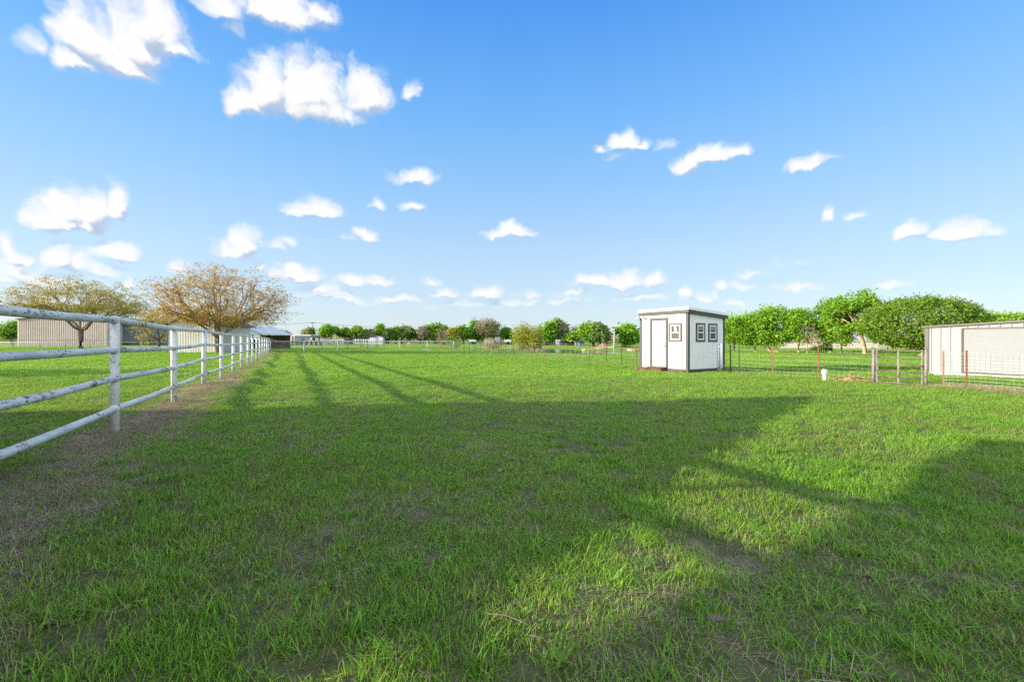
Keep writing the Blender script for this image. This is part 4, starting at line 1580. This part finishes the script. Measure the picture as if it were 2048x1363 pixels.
# brush and scrub that runs together along the horizon
rng = np.random.RandomState(5)
n = 620
pxs = np.concatenate([rng.uniform(540, 1290, n), rng.uniform(-120, 40, 60), rng.uniform(1430, 1700, 130)])
Ys = rng.uniform(150, 240, len(pxs))
xs = (pxs - CX) / F * Ys
zt = .6 + np.abs(rng.randn(len(pxs))) * 1.3 + 2.2 * vnoise(pxs / 19, pxs * 0) ** 1.5
tips = np.stack([xs, Ys, .5 + zt * rng.rand(len(pxs)) ** .6], 1)
M['scrub'] = leafy('distant_scrub', [(.13, .13, .05), (.19, .20, .08), (.11, .17, .04), (.22, .19, .11)], .2)
sc_ = leaves(tips, 14, (1.6, 1.2, .55), 1.1, rng, 1.5, name='distant_scrub', mat=M['scrub'])
tag(sc_, 'low brownish green scrub running along the horizon', None, None, 'stuff')
# out of the picture on the left: its shadow crosses the near field
tree('green_tree', 'round green tree outside the left edge whose shadow crosses the field', -1500, 760, 15.2, 360, (-1690, -1310), 640, 77,
     300, 12, (.3, .3, .25), .3, 'leaf_mid', 'bark', None, clumpy=40, depth=2.8)

# small leafy bush with stones under the right row
x, y = at(1645, 50), 50
bush = empty('bush', (x, y, gz1(x, y)), 0, 'small rounded leafy bush with two leafy humps in front of the right row of trees', 'bush')
rng = np.random.RandomState(61)
tp = np.concatenate([crown_tips(90, (.3, 0, .55), .75, .6, .5, rng, .4), crown_tips(50, (-.7, 0, .38), .5, .4, .35, rng, .4)])
tp[:, 2] = np.maximum(tp[:, 2], .08)
trunk_mesh(grow(tp, (0, 0, 0), (0, 0, .15), .006, rng, 6), M['bark'], bush)
leaves(tp, 14, (.12, .12, .1), .17, rng, 1.8, name='crown', mat=M['leaf_bright'], parent=bush)

# ------------------------------------------------------------------ farm buildings and other things in the distance
def gable(name, label, cat, px0, px1, Y, eave_y, peak_y, depth, wall, roof, peak_f=.5, over=.3, rib=0, trim=None, base_y=None, rot=0, ribw=.07):
    """gable-fronted building facing the camera, measured from the photograph"""
    x0, x1 = at(px0, Y), at(px1, Y)
    z0 = gz1((x0 + x1) / 2, Y)
    e = empty(name, (x0, Y, z0), rot, label, cat)
    w = x1 - x0
    ze, zp = zat(eave_y, Y) - z0, zat(peak_y, Y) - z0

    def top(a):
        q = a / w
        return ze + (zp - ze) * (q / peak_f if q < peak_f else (1 - q) / (1 - peak_f))
    mb = MB()
    if rib:
        mb2 = MB()
        xs = []
        a = 0.0
        while a < w - rib * .9:
            xs += [(a, 0), (a + rib * .62, 0), (a + rib * .70, -ribw), (a + rib * .92, -ribw)]
            a += rib
        xs.append((w, 0))
        xs = sorted(set(xs + [(w * peak_f, 0)]))
        vs = []
        for a, d in xs:
            vs += [(a, d, -.1), (a, d, top(a))]
        mb.add(vs, [(2 * i, 2 * i + 2, 2 * i + 3, 2 * i + 1) for i in range(len(xs) - 1)])
        y_in = .02
    else:
        y_in = 0
    pro = [(0, -.1), (w, -.1), (w, ze), (w * peak_f, zp), (0, ze)]
    mb.prism(pro, y_in, depth, lambda a, z, y: Vector((a, y, z - (.02 if rib else 0))))
    mb.build('wall', wall, e)
    t_ = .14
    s0, s1 = (zp - ze) / (w * peak_f), (zp - ze) / (w * (1 - peak_f))
    pro = [(-over, ze - over * s0 + .01), (w * peak_f, zp + .01), (w + over, ze - over * s1 + .01), (w + over, ze - over * s1 + t_), (w * peak_f, zp + t_), (-over, ze - over * s0 + t_)]
    MB().add([Vector((a, y, z)) for y in (-over - ribw, depth + over) for a, z in pro],
             [(0, 1, 4, 5), (1, 2, 3, 4), (11, 10, 7, 6), (10, 9, 8, 7), (5, 4, 10, 11), (4, 3, 9, 10), (1, 0, 6, 7), (2, 1, 7, 8), (0, 5, 11, 6), (3, 2, 8, 9)]).build('roof', roof, e)
    if trim:
        for a in (-.02, w - .14):
            MB().box(a, a + .16, -.03 - ribw, -.002 - ribw * 0, -.1, ze - .05).build('corner_trim', trim, e)
    return e


M['tan_metal'] = simple('tan_ribbed_metal', (.46, .38, .34), .55, .05, .4)
M['slate_metal'] = simple('slate_blue_metal', (.085, .105, .135), .55, .08, .4)
M['dark_roof'] = simple('dark_roof', (.07, .065, .062), .7, .15, .6)
M['pale_roof'] = simple('pale_metal_roof', (.50, .51, .52), .45, .08, .5)
M['slate'] = simple('slate_blue_panel', (.10, .14, .18), .6, .1, .6)
M['cream'] = simple('cream_panel', (.62, .58, .50), .6, .06, .8)
M['brown'] = simple('brown_panel', (.16, .075, .045), .7, .2, 1)
M['blue_grey'] = simple('blue_grey_siding', (.33, .37, .43), .6, .06, .4)
M['junk'] = simple('dark_machinery', (.045, .045, .05), .6, .4, 1.2)
M['mauve'] = simple('mauve_greenhouse_film', (.50, .47, .55), .5, .08, .5)
M['yellow'] = simple('yellow_board', (.62, .50, .24), .7, .1)
M['tyre'] = simple('tyre_rubber', (.02, .02, .02), .8)

gable('metal_barn', 'long tan ribbed metal barn at the left edge behind the wide tree', 'barn', 35, 214, 100, 639, 630, 24, M['tan_metal'], M['dark_roof'], .5, .3, .50, ribw=.14)
x0, x1, Y = at(214.8, 104), at(337, 104), 104
zb = gz1(x0, Y)
e = empty('metal_barn', (x0, Y, zb), 0, 'slate blue ribbed metal barn adjoining the tan one on its right', 'barn')
mb = MB()
ribbed(mb, 0, x1 - x0, -.1, lambda a: zat(650, Y) - zb, .5, 0, .07, .09)
mb.box(0, x1 - x0, .02, 14, -.1, zat(650.3, Y) - zb)
mb.build('wall', M['slate_metal'], e)
MB().box(-.02, x1 - x0 + .3, -.4, 14.4, zat(650, Y) - zb + .004, zat(647, Y) - zb).build('roof', M['dark_roof'], e)
MB().box(0.05, x1 - x0 - .05, -.28, -.09, -.1, zat(682, Y) - zb).build('skirting', simple('dark_green_skirt', (.045, .065, .045), .8, .3, .5), e)

psh = gable('shed', 'pale grey gabled metal shed with black corner trim beside the big feathery tree', 'shed', 334, 433, 50.2, 649, 627, 6.5, M['pale_metal'], M['dark_roof'], .52, .35, .30, M['charcoal'], ribw=.010)
w = at(433, 50.2) - at(334, 50.2)
MB().box(.15, w - .15, -.03, -.012, -.1, .05).build('base_trim', M['charcoal'], psh)

# pale roofed open machinery shed with things parked underneath
Y = 68
x0, x1 = at(455, Y), at(523, Y)
zb = gz1(x0, Y)
cs = empty('machinery_shed', (x0, Y, zb), 0, 'open machinery shed with a pale metal roof right of the big feathery tree', 'shed')
w, ze, zp = x1 - x0, zat(668, Y) - zb, zat(651, Y) - zb
pro = [(-.3, ze), (w * .45, zp), (w + .3, ze), (w + .3, ze - .12), (w * .45, zp - .12), (-.3, ze - .12)]
MB().prism(pro, 0, 9, lambda a, z, y: Vector((a, y, z))).build('roof', M['pale_roof'], cs)
MB().add([(0, .0, ze - .13), (w, .0, ze - .13), (w * .45, .0, zp - .13)], [(0, 1, 2)]).add([(0, .06, ze - .13), (w, .06, ze - .13), (w * .45, .06, zp - .13)], [(2, 1, 0)]).build('gable_panel', M['blue_grey'], cs)
MB().box(0, w, 8.8, 8.9, -.1, ze - .13).build('back_wall', M['dark_roof'], cs)
for k in range(5):
    a = .1 + (w - .2) * k / 4
    MB().box(a - .07, a + .07, .02, .16, -.1, ze - .13).build('post', M['dark_pipe'], cs)


def cart(label, cat, name, x, y, L, Wd, h, body, rz=0):
    """low wheeled farm trailer: bed, sides, drawbar, wheels"""
    e = empty(name, (x, y, gz1(x, y)), rz, label, cat)
    MB().box(0, L, 0, Wd, .55, .68).build('bed', body, e)
    MB().box(0, L, -.04, 0, .685, .68 + h).box(0, L, Wd, Wd + .04, .685, .68 + h).box(-.04, 0, 0, Wd, .685, .68 + h).build('side_board', body, e)
    MB().bar((L, Wd / 2, .6), (L + 1.2, Wd / 2, .42), .1).build('drawbar', M['dark_pipe'], e)
    for a in (L * .4, L * .62):
        for b_ in (-.12, Wd + .12):
            MB().tube([(a, b_ - .1, .36), (a, b_ + .1, .36)], .36, 14).build('wheel', M['tyre'], e, True)
    return e


cart('dark flat trailer parked under the pale machinery shed roof', 'trailer', 'farm_trailer', at(459, 70), 70, 2.6, 1.6, .5, M['junk'])
cart('dark high sided trailer at the right end under the machinery shed', 'trailer', 'farm_trailer', at(492, 71), 71, 1.8, 1.6, .9, M['junk'])

# slate hut with cream end, dark lean-to, A-frame swing
Y = 116


def hut(name, label, cat, px0, px1, Y, y_top, y_bot, depth, wall, roof, roof_h=.22, over=.15, door=None, win=()):
    x0, x1 = at(px0, Y), at(px1, Y)
    zb = max(gz1(x0, Y), zat(y_bot, Y)) if y_bot else gz1(x0, Y)
    e = empty(name, (x0, Y, zb), 0, label, cat)
    h = zat(y_top, Y) - zb
    MB().box(0, x1 - x0, 0, depth, -1.2, h - roof_h).build('wall', wall, e)
    MB().box(-over, x1 - x0 + over, -over, depth + over, h - roof_h + .004, h).build('roof', roof, e)
    if door:
        a, b_, dh, mt = door
        MB().box(at(a, Y) - x0, at(b_, Y) - x0, -.06, -.003, 0, dh).build('door', mt, e)
    for a, b_, za, zc, mt in win:
        MB().box(at(a, Y) - x0, at(b_, Y) - x0, -.06, -.003, zat(zc, Y) - zb, zat(za, Y) - zb).build('window', mt, e)
    return e


hut('hut', 'long slate blue hut with a pale flat roof beyond the back fence', 'hut', 590, 620.5, Y, 669.5, 687, 4, M['slate'], M['cream'], .3, .15, (601, 605.5, 1.5, M['slate_metal']))
hut('hut', 'cream end cabin with a brown door joined to the left of the slate blue hut', 'hut', 580.5, 589.4, Y + .5, 669.8, 687, 3.5, M['cream'], M['pale_roof'], .25, .02, (583.5, 586.5, 1.9, M['brown']))
hut('lean_to', 'dark open lean-to shed right of the slate blue hut', 'shed', 621, 634, Y + 1, 672.5, 687, 4, M['junk'], M['dark_roof'], .3, .3)
hut('hut', 'small pale hut with a dark roof at the right end of the farm huts', 'hut', 635, 645, Y + .5, 673, 687, 3.5, M['cream'], M['dark_roof'], .3, .25, (637, 639.5, 1.5, M['brown']), ((641, 644, 675.5, 679.5, M['yellow']),))
x, y = at(622.5, 98), 98
sw = empty('swing_frame', (x, y, gz1(x, y)), 0, 'white A-shaped swing frame in front of the dark lean-to', 'swing')
for yy in (0, 2.6):
    for sx in (-1, 1):
        MB().tube([(sx * .62, yy, 0), (0, yy, zat(675, 98) - gz1(x, y))], .05, 6).build('leg', M['fence_white'], sw, True)
MB().tube([(0, -.1, zat(675, 98) - gz1(x, y)), (0, 2.7, zat(675, 98) - gz1(x, y))], .05, 6).build('top_bar', M['fence_white'], sw, True)
MB().tube([(0, 1.0, 1.55), (0, 1.0, .5)], .012, 4).tube([(0, 1.5, 1.55), (0, 1.5, .5)], .012, 4).box(-.12, .12, .95, 1.55, .46, .5).build('swing_seat', M['wood'], sw)

# grassy mound with the yellow play hut, and a dark little shelter
x0, x1, Y = at(642, 124), at(712, 124), 124
zb = gz1(x0, Y)
mb = MB()
NXm, NYm = 26, 8
vs = []
for j in range(NYm):
    for i in range(NXm):
        q, p_ = i / (NXm - 1), j / (NYm - 1)
        vs.append((x0 + (x1 - x0) * q, Y + 7 * p_, zb - .05 + (zat(673.6, Y) - zb) * (math.sin(math.pi * q) ** .5 if 0 < q < 1 else 0) * math.sin(math.pi * min(1, p_ * .9 + .08)) * (.92 + .1 * math.sin(i * 1.7))))
mb.add(vs, [(j * NXm + i, j * NXm + i + 1, (j + 1) * NXm + i + 1, (j + 1) * NXm + i) for j in range(NYm - 1) for i in range(NXm - 1)])
m, t, b = new_mat('dry_turf')
pos = t.n('ShaderNodeNewGeometry').outputs['Position']
t.l(t.mix(t.noise(pos, .8, 5, .7), (.11, .13, .03), (.24, .20, .08)), b.inputs['Base Color'])
b.inputs['Roughness'].default_value = .95
tag(mb.build('mound', m, None, True), kind='structure')
Yh = Y + 3.2
zh = zat(674.5, Yh)
ph = empty('play_hut', (at(665.5, Yh), Yh, zh), 0, 'little yellow hut with a pointed roof on top of the grassy mound', 'hut')
w = at(671, Yh) - at(665.5, Yh)
MB().box(0, w, 0, .8, -.3, .72).build('wall', M['yellow'], ph)
MB().box(w * .3, w * .6, -.02, -.002, 0, .4).build('door', M['brown'], ph)
MB().prism([(-.06, .71), (w + .06, .71), (w / 2, 1.15)], -.08, .88, lambda a, z, y_: Vector((a, y_, z))).build('roof', M['wood'], ph)
hut('shelter', 'low dark shelter with a rounded black roof at the white board fence', 'shelter', 689, 699, 112, 676.5, 0, 2.5, M['slate_metal'], M['dark_metal'], .35, .2)

# black canopy frame
Y = 86
x0, x1 = at(720.5, Y), at(752.5, Y)
zb = gz1(x0, Y)
cf = empty('canopy', (x0, Y, zb), 0, 'black metal canopy frame with a thin low pitched roof in the far field', 'canopy')
w, h = x1 - x0, zat(675, Y) - zb
for a in (.04, w * .12 + .04, w * .32, w * .84, w - .04):
    yy = 2.4 if a in (w * .32, w * .84) else 0
    MB().tube([(a, yy, -.05), (a, yy, h)], .045, 7).build('post', M['dark_metal'], cf, True)
MB().add([(-.1, -.15, h), (w + .1, -.15, h), (w + .1, 2.6, h), (-.1, 2.6, h), (w * .6, -.15, h + .32), (w * .6, 2.6, h + .32)],
         [(0, 1, 4), (3, 5, 2), (0, 4, 5, 3), (1, 2, 5, 4), (0, 3, 2, 1)]).build('roof', M['dark_metal'], cf)

# arched glasshouse
Y = 126
x0, x1 = at(738, Y), at(766, Y)
zb = gz1(x0, Y)
gh = empty('glasshouse', (x0, Y, zb), 0, 'mauve arched glasshouse with a row of pale panes behind the black canopy', 'glasshouse')
w, h, hp_ = x1 - x0, zat(678, Y) - zb, zat(672, Y) - zb
pro = [(0, 0), (w, 0), (w, h)] + [(w / 2 + w / 2 * math.cos(a), h + (hp_ - h) * math.sin(a)) for a in np.linspace(.25, math.pi - .25, 9)] + [(0, h)]
MB().prism(pro, 0, 6, lambda a, z, y_: Vector((a, y_, z - .05))).build('shell', M['mauve'], gh)
for k in range(7):
    a = w * (.06 + .13 * k)
    MB().box(a, a + w * .09, -.05, -.003, .35, h - .15).build('pane', M['pale_roof'], gh)

# power poles and lines
def pole(label, px, Y, top, arm=True, r_=.13):
    x = at(px, Y)
    zb = gz1(x, Y)
    e = empty('utility_pole', (x, Y, zb), 0, label, 'pole', 'utility poles on the horizon')
    h = zat(top, Y) - zb
    MB().tube([(0, 0, -.2), (0, 0, h)], [r_, r_ * .7], 8).build('post', M['bark'], e, True)
    if arm:
        MB().box(-.9, .9, -.08, .08, h - .45, h - .3).build('crossarm', M['bark'], e)
        for a in (-.8, 0, .8):
            MB().tube([(a, 0, h - .3), (a, 0, h - .12)], .05, 6).build('insulator', M['pale_roof'], e, True)
    return Vector((x, Y, zb + h - .2))


p1 = pole('tall wooden utility pole behind the dark lean-to shed', 625.5, 150, 643.5)
p2 = pole('far utility pole above the dark blue green trees', 816.8, 260, 652)
p0 = Vector((at(440, 140), 140, p1.z + .3))
for (a, b_, lab) in ((p0, p1, 'slack power line running left from the tall utility pole'), (p1, p2, 'slack power line between the two utility poles')):
    mb = MB()
    for k, off in enumerate((-.8, .8)):
        pts = []
        for i in range(17):
            q = i / 16
            v = a.lerp(b_, q)
            v.z -= 4 * q * (1 - q) * (1.2 if k else .8)
            pts.append(v + Vector((off, 0, -.0)))
        mb.tube(pts, .025, 4)
    tag(mb.build('power_line', M['dark_pipe'], None), lab, 'wire')
# lamp pole at the pond
x, y = at(1227.5, 47), 47
lpz = gz1(x, y)
lp = empty('lamp_pole', (x, y, lpz), 0, 'thin pale pole with a small lamp head standing at the pond', 'lamp pole')
h = zat(657, y) - lpz
MB().tube([(0, 0, -.1), (.06, 0, h)], [.055, .04], 8).build('post', simple('pale_pole', (.46, .45, .36), .6, .1), lp, True)
MB().tube([(-.02, -.04, h - .12), (-.08, -.10, h - .10), (-.10, -.12, h - .2)], [.03, .05, .08], 8).build('lamp_head', M['vinyl'], lp, True)

# vehicles and the long building past the pond
def truck(name, label, cat, px0, px1, Y, y_top, body, cab_f, facing=1):
    """box-bodied truck or van seen from the side"""
    x0, x1 = at(px0, Y), at(px1, Y)
    zb = gz1(x0, Y)
    e = empty(name, (x0, Y, zb), 0, label, cat)
    L, h = x1 - x0, zat(y_top, Y) - zb
    MB().box(0, L * (1 - cab_f), 0, 1.9, .45, h).build('box_body', body, e, bevel=.04)
    c0, c1 = L * (1 - cab_f) + .02, L
    pro = [(c0, .45), (c1, .45), (c1, h * .48), (c1 - (c1 - c0) * .30, h * .52), (c1 - (c1 - c0) * .50, h * .86), (c0, h * .86)]
    cab = MB().prism(pro, .08, 1.82, lambda a, z, y_: Vector((a, y_, z))).build('cab', body, e)
    MB().box(c0 + .15, c0 + (c1 - c0) * .5, .06, .077, h * .55, h * .8).build('window', M['glass'], cab)
    for a in (L * .2, L * .84):
        for yy in (.02, 1.7):
            MB().tube([(a, yy, .36), (a, yy + .2, .36)], .36, 14).build('wheel', M['tyre'], e, True)
    return e


truck('box_truck', 'white box truck parked under the bright green trees', 'truck', 990, 1005, 112, 674.5, M['barn_white'], .33)
cart('pale trailer with low sides right of the white box truck', 'trailer', 'farm_trailer', at(1009, 110), 110, 1.7, 1.5, .55, M['pale_roof'])
truck('parked_van', 'dark van partly hidden under trees left of the willow clump', 'van', 1013, 1024, 113, 679.5, M['junk'], .4)
x, y = at(939, 116), 116
cart('small pale trailer under the trees left of the white box truck', 'trailer', 'farm_trailer', x, y, 1.6, 1.4, .5, M['pale_roof'])
hut('stone_wall_shed', 'low tan shed left of the white box truck', 'shed', 969, 986, 114, 675.5, 0, 3, M['tan_metal'], M['bark'], .3, .15)
hut('long_building', 'long low blue grey building behind the trees past the pond', 'building', 1076, 1150, 106, 678.5, 0, 6, M['blue_grey'], M['pale_roof'], .25, .3,
    (1097, 1103, 1.35, M['barn_white']), ((1108, 1111, 681, 685, M['tan_metal']), (1124, 1130, 681, 685, M['slate_metal'])))
hut('hut', 'white cabin in front of the long blue grey building', 'hut', 1113.5, 1120, 102, 680, 0, 2, M['barn_white'], M['pale_roof'], .2, .08, (1115.5, 1118, 1.0, M['tan_metal']))
hut('hut', 'dark blue hut with a low roof right of the long pale building', 'hut', 1152, 1170, 100, 681.5, 0, 4, M['slate'], M['dark_roof'], .25, .3, (1156, 1159, 1.1, M['blue_grey']))
truck('parked_van', 'small dark car body parked before the long blue grey building', 'van', 1088, 1095.5, 101, 683.5, M['junk'], .45)

# brush pile, stones on the bank, bits of timber
x, y = at(1208, 84), 84
bp_ = mound('brush_pile', 'wide pile of grey brown cut brush beyond the pond', 'brush', x, y, 1.75, 1.2, .85, 14, M['wood'], .6, 700)
mound('earth_heap', 'small reddish earth heap in the far field near the dark trees', 'earth', at(820, 112), 112, 1.0, .8, .75, 15, simple('red_earth', (.30, .19, .12), .95, .2, 2), .3, 60)
rr = random.Random(4)


def rock(label, x, y, r_, seed, mat, z=None, flat=.6, group=None):
    rg_ = np.random.RandomState(seed)
    bm_v = []
    mb = MB()
    NR, NA = 5, 9
    z0 = gz1(x, y) if z is None else z
    vs = []
    for i in range(NR + 1):
        ph_ = math.pi * i / NR
        for k in range(NA):
            a = 2 * math.pi * k / NA
            q = r_ * (.75 + .5 * rg_.rand())
            vs.append((q * math.sin(ph_) * math.cos(a), q * .8 * math.sin(ph_) * math.sin(a), r_ * flat * (.35 + math.cos(ph_) * (.8 + .2 * rg_.rand()))))
    fs = [(i * NA + k, (i + 1) * NA + k, (i + 1) * NA + (k + 1) % NA, i * NA + (k + 1) % NA) for i in range(NR) for k in range(NA)]
    mb.add(vs, fs)
    o = mb.build('rock', mat, None, False, (x, y, z0))
    return tag(o, label, 'rock', group)


M['bank_stone'] = simple('orange_stone', (.42, .27, .17), .9, .3, 3)
M['pale_stone'] = simple('pale_stone', (.55, .47, .36), .9, .2, 3)
BG = 'stones on the far bank of the pond'
for i, px in enumerate((1168, 1182, 1189, 1196, 1203, 1209, 1216, 1244, 1252, 1259, 1266, 1273)):
    Y = 63 + (i * 29 % 7) * .35
    if px > 1240:
        Y = 57 + (i * 13 % 5) * .4
    rock('orange brown stone on the far bank of the pond among others alike', at(px, Y), Y, .34 + .12 * ((i * 7) % 4) / 3, 300 + i, M['bank_stone'] if i % 3 else M['pale_stone'], None, .55, BG)
rock('long pale stone lying on the grass bank left of the lamp pole', at(1221, 70), 70, .48, 340, M['pale_stone'], None, .4)

# wooden pallet and log under the right row
x, y = at(1556, 51), 51
pl_ = empty('pallet', (x, y, gz1(x, y)), .1, 'weathered wooden pallet lying under the leaning tree', 'pallet')
for k in range(5):
    MB().box(0, 1.2, k * .2, k * .2 + .14, .14, .165).build('slat', M['wood'], pl_)
for k in range(3):
    MB().box(.05 + k * .5, .15 + k * .5, 0, .94, .0, .137).build('bearer', M['wood'], pl_)

# things lying in the near grass
x, y = at(66, 3.62), 3.62
rock('flat pale stone lying in the worn grass at lower left', x, y, .045, 400, M['stone'], None, .3)


M['twig'] = simple('grey_twig', (.12, .10, .08), .9, .25, 9)


def twig(label, pts, r_):
    zs = [Vector((a, b_, gz1(a, b_) + .05)) for a, b_ in pts]
    o = zs[0].copy()
    mb = MB().tube([p - o for p in zs], [r_ * (1 - .6 * i / len(zs)) for i in range(len(zs))], 6)
    ob = mb.build('twig', M['twig'], None, True, o)
    return tag(ob, label, 'twig')


def gp(px, y):
    Y = H * F / (y - CY)
    return (at(px, Y), Y)


twig('bent dry twig lying in the grass at the lower middle', [gp(*p) for p in ((976, 1250), (1010, 1253), (1040, 1265), (1068, 1282))], .0035)
twig('short forked looking dry stalk in the grass right of the bent twig', [gp(*p) for p in ((1060, 1296), (1085, 1302), (1102, 1318))], .003)
x, y = gp(1432, 1258)
lf = MB()
top_ = [(-.034, .01, .05), (-.014, .010, .062), (.014, .007, .066), (.036, -.008, .05), (.012, -.008, .042), (-.014, -.004, .040)]
lf.add(top_, [(0, 5, 4, 3, 2, 1)])
lf.add([(a, b_, c - .002) for a, b_, c in top_], [(0, 1, 2, 3, 4, 5)])
tag(lf.build('dead_leaf', M['twig'], None, False, (x, y, gz1(x, y))), 'curled brown dead leaf lying in the grass at lower right', 'leaf')
